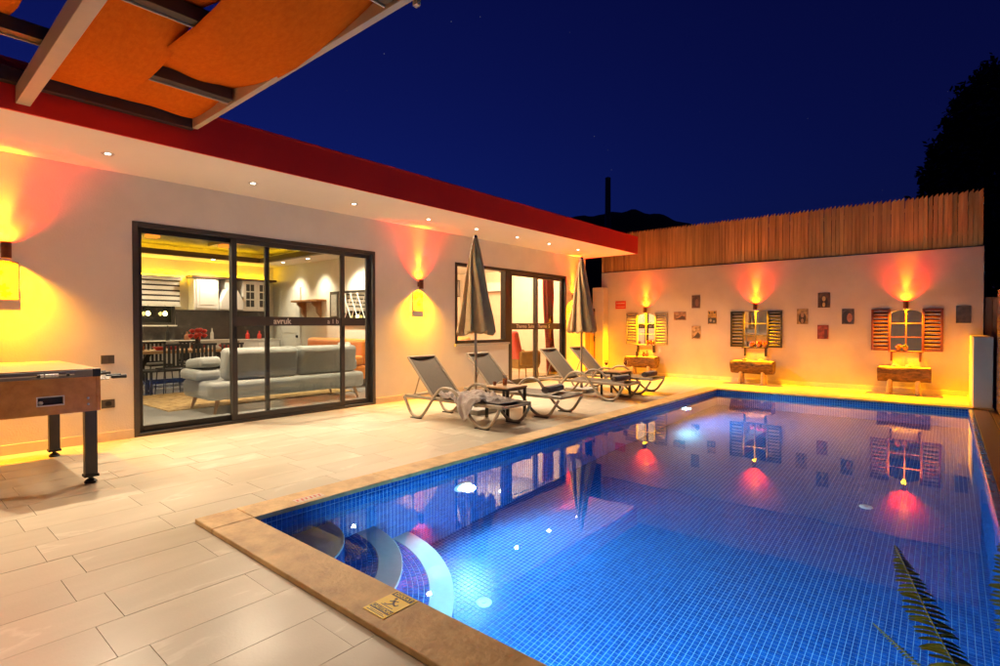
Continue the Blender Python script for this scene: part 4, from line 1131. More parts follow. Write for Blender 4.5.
def side_table(x, y, label, w=.44, h=.445):
    o = thing('side_table', label, 'side table', (x, y, 0), group='low side tables between the loungers')
    for k in range(5): MB().box(-w / 2 + k * w / 5 + .002, -w / 2 + (k + 1) * w / 5 - .002, -w / 2, w / 2, h - .022, h).build('slat', 'table_wood', o, bevel=.003)
    f = MB(); q = w / 2 - .012
    f.box(-q, q, -q, -q + .03, h - .05, h - .0225); f.box(-q, q, q - .03, q, h - .05, h - .0225); f.box(-q, -q + .03, -q + .03, q - .03, h - .05, h - .0225); f.box(q - .03, q, -q + .03, q - .03, h - .05, h - .0225)
    f.build('apron', 'black_metal', o)
    for sx in (-1, 1):
        for sy in (-1, 1): MB().box(sx * (q - .018) - .018, sx * (q - .018) + .018, sy * (q - .018) - .018, sy * (q - .018) + .018, 0, h - .0505).build('leg', 'black_metal', o, bevel=.003)
side_table(-4.75, 5.765, 'square timber topped side table between the first two loungers')
side_table(-4.72, 8.965, 'square timber topped side table between the two far loungers')

def tumbler(x, y, z, label):
    o = thing('tumbler', label, 'glass', (x, y, z))
    MB().lathe([(.030, 0), (.038, .15), (.0355, .15), (.028, .008), (0, .008)], 16).build('glass', 'drink_glass', o, smooth=True)
    MB().lathe([(.0, .009), (.0275, .009), (.034, .105), (0, .105)], 16).build('drink', 'liquid_amber', o, smooth=True)
tumbler(-4.73, 5.72, .4465, 'tall tumbler of amber drink on the near side table')
c = thing('tea_light', 'tiny clay cup beside the amber tumbler', 'cup', (-4.90, 5.70, .4465)); MB().lathe([(.022, 0), (.028, .05), (.024, .05), (.02, .01), (0, .01)], 12).build('cup', 'pot_clay', c, smooth=True)
MB().lathe([(0, .011), (.02, .011), (.022, .03), (0, .03)], 12).build('filling', 'liquid_amber', c)
def wine(x, y, z, label):
    o = thing('wine_glass', label, 'glass', (x, y, z), group='wine glasses on the far side table')
    MB().lathe([(.034, 0), (.034, .003), (.005, .008), (.004, .085), (.02, .10), (.038, .135), (.040, .16), (.034, .20), (.032, .20), (.037, .16), (.034, .135), (.016, .103), (0, .095)], 16).build('glass', 'drink_glass', o, smooth=True)
    MB().lathe([(0, .097), (.015, .104), (.033, .135), (.0355, .15), (0, .15)], 16).build('wine', 'liquid_wine', o, smooth=True)
wine(-4.86, 8.86, .4465, 'left wine glass on the far side table')
wine(-4.58, 9.08, .4465, 'right wine glass on the far side table')

# ---- foosball table
def foosball():
    o = thing('foosball_table', 'brown wooden foosball table on grey steel legs at the left edge', 'game table', (-6.07, 0.845, 0))
    L, W = .72, .375
    x0, x1, y0, y1, z0, z1 = -L, L, -W, W, .596, .878; t = .03
    b = MB(); b.box(x0, x1, y0, y0 + t, z0, z1); b.box(x0, x1, y1 - t, y1, z0, z1)
    b.box(x0, x0 + t, y0 + t, y1 - t, z0, z1)
    b.build('side_panel', 'cabinet_wood', o, bevel=.004)
    # near end panel with the ball slot
    sy0, sy1, sz0, sz1 = -.015 - .10 + .09, .13, .675, .735
    e = MB(); e.box(x1 - t, x1, y0 + t, sy0, z0, z1); e.box(x1 - t, x1, sy1, y1 - t, z0, z1); e.box(x1 - t, x1, sy0, sy1, z0, sz0); e.box(x1 - t, x1, sy0, sy1, sz1, z1)
    e.build('end_panel', 'cabinet_wood', o)
    MB().box(x1 - .16, x1 - t - .001, sy0 - .02, sy1 + .02, sz0 - .02, sz1 + .02).build('ball_slot', 'black_metal', o)
    s = MB(); k = .008
    s.box(x1, x1 + .004, sy0 - k, sy1 + k, sz1, sz1 + k); s.box(x1, x1 + .004, sy0 - k, sy1 + k, sz0 - k, sz0); s.box(x1, x1 + .004, sy0 - k, sy0, sz0, sz1); s.box(x1, x1 + .004, sy1, sy1 + k, sz0, sz1)
    s.build('slot_trim', 'cab_white', o)
    bl = MB().lathe([(0, -.016), (.012, -.012), (.017, 0), (.012, .012), (0, .016)], 12); bl.v = [(a + x1 - .02, b_ + sy0 + .02, c_ + sz0 + .017) for a, b_, c_ in bl.v]; bl.build('ball', 'cab_white', o, smooth=True)
    for z in (.655, .705):
        q = MB().lathe([(0, 0), (.010, 0), (.008, .006), (0, .007)], 12); q.v = [(x1 + c_, y1 - .085 + a, z + b_) for a, b_, c_ in q.v]; q.build('bolt', 'steel', o)
    MB().box(x0 + t, x1 - t, y0 + t, y1 - t, .74, .755).build('playing_field', 'pillow', o)
    r = MB(); rz0, rz1, rt = z1 + .001, .935, .05
    r.box(x0, x1, y0, y0 + rt, rz0, rz1); r.box(x0, x1, y1 - rt, y1, rz0, rz1); r.box(x0, x0 + rt, y0 + rt, y1 - rt, rz0, rz1); r.box(x1 - rt, x1, y0 + rt, y1 - rt, rz0, rz1)
    r.build('top_rim', 'shutter_grey', o, bevel=.004)
    MB().box(x0 + .01, x1 - .01, y0 + .01, y1 - .01, rz1 + .0005, rz1 + .009).build('cover_board', 'table_wood', o, bevel=.003)
    for sx in (-1, 1):
        for sy in (-1, 1): MB().box(sx * (L - .025) - .028, sx * (L - .025) + .028, sy * (W - .025) - .028, sy * (W - .025) + .028, rz0 - .004, rz1 + .008).build('corner_cap', 'black_metal', o, bevel=.006)
    for sx in (-1, 1):
        for sy in (-1, 1):
            cx, cy = sx * (L - .045), sy * (W - .065)
            lg = MB().box(cx - .038, cx + .038, cy - .042, cy + .042, .06, z0 - .001).build('leg', 'slate_frame', o, bevel=.006)
            MB().box(cx - .045, cx + .045, cy - .05, cy + .05, .052, .075).build('leg_cap', 'black_metal', lg, bevel=.004)
            MB().lathe([(.042, 0), (.046, .012), (.03, .03), (.016, .036), (.016, .055), (0, .055)], 14, (cx, cy, 0)).build('foot', 'black_metal', lg, smooth=True)
    for i in range(8):
        x = -.60 + i * .165; s = 1 if i % 3 != 1 else -1; z = .838
        rod = MB().tube([(x, -W - .18 if s < 0 else -W - .10, z), (x, W + (.10 if s < 0 else .16), z)], .008, 8).build('rod', 'steel', o, smooth=True)
        ye = s * (W + .15)
        MB().tube([(x, ye, z), (x, ye + s * .015, z), (x, ye + s * .05, z), (x, ye + s * .115, z)], [.010, .016, .015, .017], 10).build('handle', 'black_metal', rod, smooth=True)
        m = MB()
        for k in range(3):
            y = -.2 + .2 * k; m.box(x - .012, x + .012, y - .014, y + .014, .765, .85); m.box(x - .010, x + .010, y - .010, y + .010, .851, .872)
        m.build('player_row', 'red_paint' if i % 2 else 'cab_white', rod)
    sc = MB().tube([(x1 + .012, -.34, .905), (x1 + .012, .20, .905)], .004, 6).build('score_rod', 'steel', o)
    for k, y in enumerate((-.02, .0, .03, .05, .07, .09, .16)):
        MB().tube([(x1 + .012, y - .009, .905), (x1 + .012, y + .009, .905)], .013, 10).build('score_bead', 'black_metal' if k in (0, 6) else 'cab_white', sc, smooth=True)
foosball()

# ---- notices on the coping
def coping_sign():
    o = thing('slip_notice', 'yellow slippery floor notice stuck on the near pool coping', 'sign', (-1.917, 1.505, 0.0312))
    MB().box(-.073, .073, -.098, .098, 0, .0015).build('sheet', 'sign_yellow', o)
    MB().box(-.066, .066, .058, .091, .0015, .0021).build('header_bar', 'sign_black', o)
    MB().box(-.066, .066, -.068, -.035, .0015, .0021).build('footer_bar', 'sign_black', o)
    text_mesh('lettering', 'DİKKAT', .030, 'sign_yellow', o, (0, .0745, .0024), (0, 0, 0), .0004, True)
    text_mesh('lettering', 'CAUTION', .028, 'sign_yellow', o, (0, -.0515, .0024), (0, 0, 0), .0004, True)
    MB().box(-.060, .060, -.088, -.084, .0015, .0019).build('print', 'sign_black', o); MB().box(-.045, .045, -.079, -.075, .0015, .0019).build('print', 'sign_black', o)
    m = MB()
    def limb(a, b, w):
        a, b = Vector((*a, .0018)), Vector((*b, .0018)); d = (b - a).normalized(); s = Vector((-d.y, d.x, 0)) * w
        m.raw([a + s, b + s, b - s, a - s], [(0, 3, 2, 1)])
    limb((-.012, .035), (.008, .008), .006); limb((.008, .008), (.030, .000), .0045); limb((.030, 0), (.036, .016), .004)
    limb((.006, .008), (-.010, -.010), .0045); limb((-.010, -.010), (-.030, -.014), .004); limb((-.006, .028), (.016, .034), .0035); limb((-.006, .026), (-.026, .016), .0035)
    m.raw([(-.016 + .008 * math.cos(a), .046 + .008 * math.sin(a), .0018) for a in [2 * math.pi * k / 12 for k in range(12)]], [tuple(range(12))])
    limb((-.04, -.022), (.04, -.022), .0022)
    m.build('pictogram', 'sign_black', o, fix=False)
coping_sign()
def coping_mark():
    o = thing('faded_sticker', 'worn red and white sticker on the left pool coping', 'sticker', (-3.56, 2.055, 0.0312))
    MB().box(-.045, .045, -.11, .11, 0, .0012).build('sheet', 'sticker', o)
    for k in range(6):
        y = -.085 + k * .034
        MB().box(-.030, .012 + .01 * (k % 2), y - .008, y + .006, .0012, .0018, Matrix.Rotation(R(-12), 3, 'Z')).build('print', 'red_paint', o)
coping_mark()

# ---- pool floor fittings (placed where the bent sight line meets the floor)
def refr(px, py):
    r = (px - 500) / FPX; u = (333 - py) / FPX
    fw = math.cos(PIT) - math.sin(PIT) * u; z = math.sin(PIT) + math.cos(PIT) * u
    v = Vector((-math.sin(YAW) * fw + math.cos(YAW) * r, math.cos(YAW) * fw + math.sin(YAW) * r, z))
    t = (WATER - 1.3) / v.z; p = Vector((0, 0, 1.3)) + v * t
    h = Vector((v.x, v.y, 0)); s = math.sin(math.atan2(h.length, -v.z)) / 1.333; k = s / math.sqrt(1 - s * s) * (WATER - PFLOOR)
    return p + h.normalized() * k
for (p, lab) in (((484, 603), 'round white floor inlet in the pool beside the steps'), ((866, 507), 'round white floor inlet in the far half of the pool')):
    q = refr(*p); o = thing('pool_inlet', lab, 'pool fitting', (q.x, q.y, PFLOOR + .0036))
    MB().lathe([(.06, 0), (.06, .006), (.05, .012), (.028, .015), (0, .015)], 22).build('cover', 'drain', o, smooth=True)
    MB().lathe([(.02, .014), (.02, .019), (0, .019)], 14).build('nozzle', 'steel', o)

# ================================================================== LIVING ROOM
def sofa():
    o = thing('grey_sofa', 'long grey fabric sofa seen from behind through the left sliding door', 'sofa', (-8.55, 4.4, 0), group='furniture in the living room')
    MB().box(-.52, .50, -1.30, 1.36, .20, .47).build('seat_base', 'sofa_grey', o, bevel=.07, seg=4, smooth=True)
    for a, b in ((-1.05, .10), (.12, 1.22)):
        MB().box(.22, .46, a, b, .475, .95, Matrix.Rotation(R(7), 3, 'Y')).build('back_cushion', 'sofa_grey', o, bevel=.07, seg=4, smooth=True)
    for k, z in enumerate((.475, .64)):
        MB().box(-.46 + .05 * k, .16, -1.36 + .06 * k, -.98, z, z + .16, Matrix.Rotation(R(-6 * k), 3, 'Y')).build('arm_cushion', 'sofa_grey', o, bevel=.06, seg=4, smooth=True)
    MB().box(-.46, .20, 1.24, 1.42, .475, .68).build('arm_cushion', 'sofa_grey', o, bevel=.06, seg=4, smooth=True)
    for x in (-.42, .44):
        for y in (-1.18, 1.22): MB().tube([(x * .93, y * .97, .21), (x, y * 1.02, 0)], [.034, .018], 10).build('leg', 'leg_wood', o, smooth=True)
sofa()
def cushion(name, loc, s, rot, mat, label):
    o = thing(name, label, 'pillow', loc); 
    def fn(u, v):
        a, b = 2 * u - 1, 2 * v - 1; return (a * s * (1 - .08 * b * b), b * s * (1 - .08 * a * a), .11 * s * 2 * (max(0, (1 - a ** 4) * (1 - b ** 4))) ** .5)
    m = MB().grid(fn, 12, 12); k = len(m.v); m.v += [(x, y, -z) for x, y, z in m.v]; m.f += [tuple(reversed([i + k for i in f])) for f in m.f]
    m.v = [tuple(Matrix.Rotation(rot[2], 3, 'Z') @ Matrix.Rotation(rot[1], 3, 'Y') @ Vector(q)) for q in m.v]
    m.build('cover', mat, o, smooth=True, fix=False)
cushion('pillow', (-8.42, 5.62, .80), .20, (0, R(72), R(20)), 'pillow', 'pale striped pillow at the right end of the grey sofa')
rg = MB().box(-11.2, -8.9, 2.85, 6.1, .0005, .012).build('rug', 'rug'); tag(rg, 'golden brown woven rug on the living room floor', 'rug')

def dining():
    o = thing('dining_table', 'long timber dining table with crossed black legs by the kitchen', 'table', (-12.0, 3.6, 0), group='furniture in the living room')
    MB().box(-.48, .48, -1.6, 1.75, .745, .80).build('table_top', 'table_wood', o, bevel=.008)
    for y in (-.25, 1.35):
        for s in (-1, 1): MB().box(-.035, .035, y - .04, y + .04, -.02, .84, Matrix.Rotation(R(s * 27), 3, 'X')).build('leg', 'black_metal', o)
    MB().box(-.03, .03, -.25, 1.35, .36, .42).build('stretcher', 'black_metal', o)
    def chair():
        c = thing('dining_chair', '', 'chair', (0, 0, 0), group='dining chairs in the living room')
        MB().box(-.22, .22, -.22, .22, .44, .48).build('seat', 'black_metal', c, bevel=.015)
        b = MB()
        for k in range(6): b.box(-.235, -.21, -.20 + k * .075, -.16 + k * .075, .52, .90)
        b.box(-.24, -.205, -.22, .22, .90, .94); b.box(-.24, -.205, -.22, .22, .50, .53)
        b.build('backrest', 'black_metal', c)
        for sx in (-1, 1):
            for sy in (-1, 1): MB().tube([(sx * .19, sy * .19, .44), (sx * .23, sy * .22, 0)], .011, 8).build('leg', 'black_metal', c)
        MB().tube([(-.21, -.2, .48), (-.225, -.2, .55)], .01, 6).build('back_post', 'black_metal', c); MB().tube([(-.21, .2, .48), (-.225, .2, .55)], .01, 6).build('back_post', 'black_metal', c)
        return c
    bn = thing('dining_bench', 'long black dining bench on the near side of the table', 'bench', (-11.28, 3.3, 0), group='furniture in the living room')
    MB().box(-.17, .17, -1.2, .15, .43, .47).build('seat', 'black_metal', bn, bevel=.008)
    for yy in (-1.05, .0):
        for xx in (-.13, .13): MB().box(xx - .02, xx + .02, yy - .02, yy + .02, 0, .429).build('leg', 'black_metal', bn)
    pr = chair(); spots = [(-11.36, 4.22, 180, 'black slatted dining chair on the near side, left of the sofa arm'), (-11.38, 3.72, 180, 'black slatted dining chair on the near side, in front of the table legs'),
                           (-11.36, 4.75, 180, 'black slatted dining chair on the near side, beside the sofa arm'), (-12.75, 3.9, 0, 'black slatted dining chair on the kitchen side, left one'), (-12.75, 4.6, 0, 'black slatted dining chair on the kitchen side, right one')]
    for i, (x, y, a, lb) in enumerate(spots):
        c = pr if i == 0 else copy_tree(pr); c.location = (x, y, 0); c.rotation_euler = (0, 0, R(a)); c['label'] = lb
    k = 0
    for (x, y) in ((-11.72, 2.95), (-11.72, 3.62), (-11.74, 3.85), (-12.2, 4.55), (-11.75, 4.85), (-12.2, 5.05)):
        b = thing('red_bowl', f'small red bowl, {ORD[k]} from the left on the dining table', 'bowl', (x, y, .801), group='red bowls on the dining table'); k += 1
        MB().lathe([(.05, 0), (.06, .01), (.13, .075), (.122, .075), (.05, .018), (0, .016)], 18).build('bowl', 'red_paint', b, smooth=True)
        MB().lathe([(.16, 0), (.165, .006), (0, .005)], 18, (0, 0, -.0004)).build('plate', 'cab_white', b)
    v = thing('flower_vase', 'dark vase with a bunch of red flowers on the dining table', 'vase', (-12.1, 4.45, .801))
    MB().lathe([(.05, 0), (.07, .08), (.045, .16), (.055, .2), (.045, .2), (.03, .15), (0, .02)], 14).build('vase', 'black_metal', v, smooth=True)
    rnd = random.Random(5)
    for q in range(11):
        a = rnd.uniform(0, 6.28); rr = rnd.uniform(0.02, .15); cx, cy, cz = rr * math.cos(a), rr * math.sin(a), .30 + rnd.uniform(-.05, .10)
        s = MB().tube([(0, 0, .15), (cx, cy, cz)], .005, 5).build('stem', 'leaf_night', v)
        MB().lathe([(0, -.045), (.04, -.025), (.058, .01), (.04, .04), (.0, .05)], 9, (cx, cy, cz)).build('bloom', 'red_cloth', s, smooth=True)
    for i, (x, y) in enumerate(((-11.8, 3.35), (-11.8, 4.25), (-11.85, 5.15))):
        g = thing('water_glass', f'clear water glass on the dining table, {ORD[i]} from the left', 'glass', (x, y, .801), group='water glasses on the dining table')
        MB().lathe([(.034, 0), (.042, .15), (.039, .15), (.032, .008), (0, .008)], 14).build('glass', 'drink_glass', g, smooth=True)
        MB().lathe([(0, .009), (.031, .009), (.036, .09), (0, .09)], 14).build('drink', 'liquid_amber', g)
dining()

def kitchen():
    o = thing('kitchen_units', 'white kitchen wall and base cabinets with dark backsplash behind the dining table', 'kitchen', (XK, 4.5, 0))
    a = XK + .002
    MB().box(a, XK + .60, 2.2, 6.85, .10, .90).build('base_cabinet', 'cab_white', o, world=True, bevel=.004)
    MB().box(a, XK + .63, 2.2, 6.86, .901, .945).build('worktop', 'counter', o, world=True, bevel=.004)
    MB().box(a, XK + .55, 2.2, 6.84, 0, .099).build('kick_board', 'black_metal', o, world=True)
    for k in range(8):
        y0 = 2.23 + k * .58; d = MB().box(XK + .601, XK + .618, y0, y0 + .55, .14, .87).build('cabinet_door', 'cab_white', o, world=True, bevel=.006)
        MB().box(XK + .619, XK + .632, y0 + .47, y0 + .485, .60, .75).build('handle', 'black_metal', d, world=True)
    b = MB(); b.box(a, XK + .014, 2.2, 3.80, .946, 1.66); b.box(a, XK + .014, 3.80, 4.62, .946, 1.28); b.box(a, XK + .014, 4.62, 6.86, .946, 1.66); b.build('backsplash', 'backsplash', o, world=True)
    MB().box(a, XK + .36, 4.90, 5.45, 1.66, 2.42).build('wall_cabinet', 'cab_white', o, world=True, bevel=.004)
    d = MB().box(XK + .361, XK + .378, 4.95, 5.40, 1.70, 2.38).build('cabinet_door', 'cab_white', o, world=True, bevel=.006)
    MB().box(XK + .379, XK + .386, 5.02, 5.33, 1.78, 2.30).build('door_panel', 'cab_white', d, world=True, bevel=.006)
    MB().box(a, XK + .40, 4.86, 6.90, 2.421, 2.475).build('crown', 'dark_wood', o, world=True)
    # curved hood
    h = MB().prism([(5.47, 1.68), (6.02, 1.68), (6.02, 1.86), (5.93, 2.06), (5.85, 2.20), (5.64, 2.20), (5.56, 2.06), (5.47, 1.86)], XK + .002, XK + .45, 'X').build('range_hood', 'appliance', o, world=True, bevel=.01)
    MB().box(XK + .05, XK + .34, 5.62, 5.87, 2.201, 2.42).build('hood_flue', 'appliance', h, world=True)
    # glazed cabinet
    MB().box(a, XK + .34, 6.04, 6.74, 1.66, 2.42).build('wall_cabinet', 'cab_white', o, world=True, bevel=.004)
    for y0 in (6.06, 6.40):
        d = MB().box(XK + .341, XK + .358, y0, y0 + .32, 1.69, 2.39).build('cabinet_door', 'cab_white', o, world=True, bevel=.004)
        for i in range(2):
            for j in range(3):
                MB().box(XK + .3585, XK + .361, y0 + .06 + i * .11, y0 + .15 + i * .11, 1.76 + j * .20, 1.93 + j * .20).build('pane', 'black_metal', d, world=True)
    MB().box(XK + .02, XK + .06, 4.95, 6.85, 2.48, 2.50).build('strip_light', 'cove_yellow', o, world=True); MB().box(XK + .02, XK + .055, 2.6, 4.80, 2.445, 2.465).build('strip_light', 'cove_yellow', o, world=True)
    w = thing('kitchen_window', 'small dark kitchen window below the striped blind', 'window', (XK, 4.2, 1.3))
    f = MB(); f.box(XK + .002, XK + .05, 3.82, 3.89, 1.30, 2.4); f.box(XK + .002, XK + .05, 4.53, 4.60, 1.30, 2.4); f.box(XK + .002, XK + .05, 3.89, 4.53, 1.30, 1.36); f.build('window_frame', 'black_frame', w, world=True)
    MB().box(XK + .004, XK + .01, 3.89, 4.53, 1.36, 2.4).build('pane', 'pane_dark', w, world=True)
    MB().box(XK + .002, XK + .12, 3.80, 4.62, 1.27, 1.299).build('sill', 'cab_white', w, world=True)
    for q, yy in enumerate((4.02, 4.36)):
        wb = thing('window_bulb', 'warm bulb hanging in the kitchen window, ' + ('left one' if q == 0 else 'right one'), 'bulb', (XK + .16, yy, 1.56), group='bulbs in the kitchen window')
        MB().lathe([(0, -.05), (.035, -.03), (.045, 0), (.03, .035), (.014, .05), (0, .05)], 12).build('bulb', 'lamp_yellow', wb, smooth=True)
        MB().tube([(0, 0, .05), (0, 0, .20)], .004, 5).build('cord', 'black_metal', wb)
    bl = thing('roller_blind', 'pale striped roller blind in the kitchen', 'blind', (XK, 4.2, 1.75))
    MB().box(XK + .06, XK + .16, 3.70, 4.72, 2.34, 2.44).build('cassette', 'cab_white', bl, world=True, bevel=.01)
    for k in range(5): MB().box(XK + .10, XK + .105, 3.73, 4.69, 1.765 + k * .118, 1.845 + k * .118).build('band', 'cab_white', bl, world=True)
    MB().box(XK + .098, XK + .099, 3.73, 4.69, 1.76, 2.34).build('sheer', 'backsplash', bl, world=True)
    MB().box(XK + .09, XK + .115, 3.72, 4.70, 1.735, 1.759).build('bottom_bar', 'cab_white', bl, world=True)
    for i, (y, h, r, m, lb) in enumerate(((4.35, .34, .045, 'black_metal', 'tall black bottle on the kitchen worktop'), (4.75, .20, .06, 'pot_clay', 'brown jar on the kitchen worktop'), (5.0, .24, .05, 'red_paint', 'red bottle on the kitchen worktop'),
                                         (6.15, .22, .05, 'red_paint', 'red jar under the glazed cabinet'), (6.45, .2, .05, 'red_paint', 'second red jar under the glazed cabinet'), (5.3, .28, .04, 'stone', 'pale bottle on the kitchen worktop beside the hood'))):
        bottle((XK + .35, y, .946), h, r, m, lb, group='bottles on the kitchen worktop')
kitchen()

def side_wall_items():
    y = YS
    d = thing('interior_door', 'white panelled door in the living room side wall', 'door', (-12.96, y, 0))
    f = MB(); f.box(-13.47, -13.40, y - .03, y - .001, 0, 2.26); f.box(-12.52, -12.45, y - .03, y - .001, 0, 2.26); f.box(-13.40, -12.52, y - .03, y - .001, 2.19, 2.26); f.build('door_frame', 'cab_white', d, world=True)
    lf = MB().box(-13.395, -12.525, y - .022, y - .001, 0.01, 2.185).build('door_leaf', 'cab_white', d, world=True)
    for z0, z1 in ((.2, .95), (1.1, 2.0)): MB().box(-13.25, -12.67, y - .030, y - .0225, z0, z1).build('door_panel', 'cab_white', lf, world=True, bevel=.006)
    MB().box(-12.62, -12.58, y - .07, y - .0225, .98, 1.04).build('handle', 'black_metal', d, world=True)
    s = thing('wall_shelf', 'brown wooden wall shelf on carved brackets', 'shelf', (-11.9, y, 1.86))
    MB().box(-12.5, -11.30, y - .26, y - .001, 1.86, 1.91).build('shelf_board', 'gate_wood', s, world=True, bevel=.006)
    for x in (-12.25, -11.55):
        MB().prism([(y - .002, 1.859), (y - .22, 1.859), (y - .22, 1.80), (y - .12, 1.72), (y - .10, 1.60), (y - .03, 1.52), (y - .002, 1.48)], x - .04, x + .04, 'X').build('bracket', 'gate_wood', s, world=True)
    p = thing('framed_picture', 'narrow dark framed picture beside the lattice mirror', 'picture', (-10.95, y, 1.77))
    MB().box(-11.12, -10.76, y - .03, y - .001, 1.44, 2.08).build('frame', 'black_frame', p, world=True, bevel=.004); MB().box(-11.05, -10.83, y - .034, y - .0305, 1.51, 2.01).build('print', 'stone', p, world=True)
    m = thing('lattice_mirror', 'dark framed mirror with pale diamond lattice', 'mirror', (-10.1, y, 1.7))
    MB().box(-10.58, -9.66, y - .03, y - .001, 1.30, 2.08).build('frame', 'black_frame', m, world=True); g = MB().box(-10.52, -9.72, y - .034, y - .0305, 1.36, 2.02).build('mirror', 'mirror_glass', m, world=True)
    for k in range(-3, 4):
        for s_ in (-1, 1):
            cx = -10.12 + k * .26
            pts = [(cx - .165 * s_, y - .037, 1.36), (cx + .165 * s_, y - .037, 2.02)]
            x0, x1 = pts[0][0], pts[1][0]
            if min(x0, x1) < -10.55 or max(x0, x1) > -9.69: continue
            MB().tube(pts, .008, 5).build('lattice', 'cab_white', m, world=True)
    a = thing('orange_sofa', 'orange fabric sofa against the living room side wall', 'sofa', (-10.4, y - .5, 0), group='furniture in the living room')
    MB().box(-1.3, 1.0, -.42, .45, .15, .45).build('seat_base', 'orange_cloth', a, bevel=.06, seg=4, smooth=True)
    MB().box(-1.3, .98, .20, .46, .455, 1.0).build('backrest', 'orange_cloth', a, bevel=.08, seg=4, smooth=True)
    for x in (-1.3, .80): MB().box(x, x + .22, -.42, .19, .455, .66).build('armrest', 'orange_cloth', a, bevel=.06, seg=4, smooth=True)
    for x in (-1.2, .9):
        for q in (-.35, .38): MB().tube([(x, q, .155), (x, q, 0)], [.03, .02], 8).build('leg', 'leg_wood', a)
    cushion('pillow', (-9.85, y - .42, .62), .2, (0, R(70), R(75)), 'pillow', 'white pillow on the orange sofa')
    # room downlights
    k = 0
    for (x, yy) in ((-12.5, 6.55), (-11.35, 6.55), (-10.0, 6.55)):
        o = thing('room_downlight', f'small living room downlight washing the side wall, {ORD[k]} from the left', 'downlight', (x, yy, 2.839), group='downlights in the living room'); k += 1
        MB().lathe([(.0, -.002), (.04, -.002), (.04, .001), (0, .001)], 14).build('lens', 'lamp_white', o); MB().lathe([(.041, -.001), (.055, -.004), (.055, .001), (.041, .001)], 14).build('trim_ring', 'steel', o)
        spot('lamp', (0, 0, -.02), (0, .22, -1), W_ROOM * .8, (1.0, .82, .58), 90, 1.0, .03, o)
    for (x, yy, e, nm) in ((-13.2, 3.3, .5, 'above the striped blind'), (-13.2, 5.2, .5, 'above the white wall cabinet'), (-7.9, 2.6, 1.0, 'just inside the left fixed pane'), (-7.9, 4.6, 1.2, 'just inside the right sliding leaf'), (-9.5, 6.5, .9, 'above the white pillow'), (-12.4, .3, .7, 'hidden at the left end of the room')):
        o = thing('room_downlight', f'small living room downlight in the ceiling, {nm}', 'downlight', (x, yy, 2.839), group='downlights in the living room'); k += 1
        MB().lathe([(.0, -.002), (.04, -.002), (.04, .001), (0, .001)], 14).build('lens', 'lamp_white', o); MB().lathe([(.041, -.001), (.055, -.004), (.055, .001), (.041, .001)], 14).build('trim_ring', 'steel', o)
        spot('lamp', (0, 0, -.02), (0, 0, -1), W_ROOM * e * 1.5, (1.0, .80, .55), 150, 1.0, .04, o)
side_wall_items()

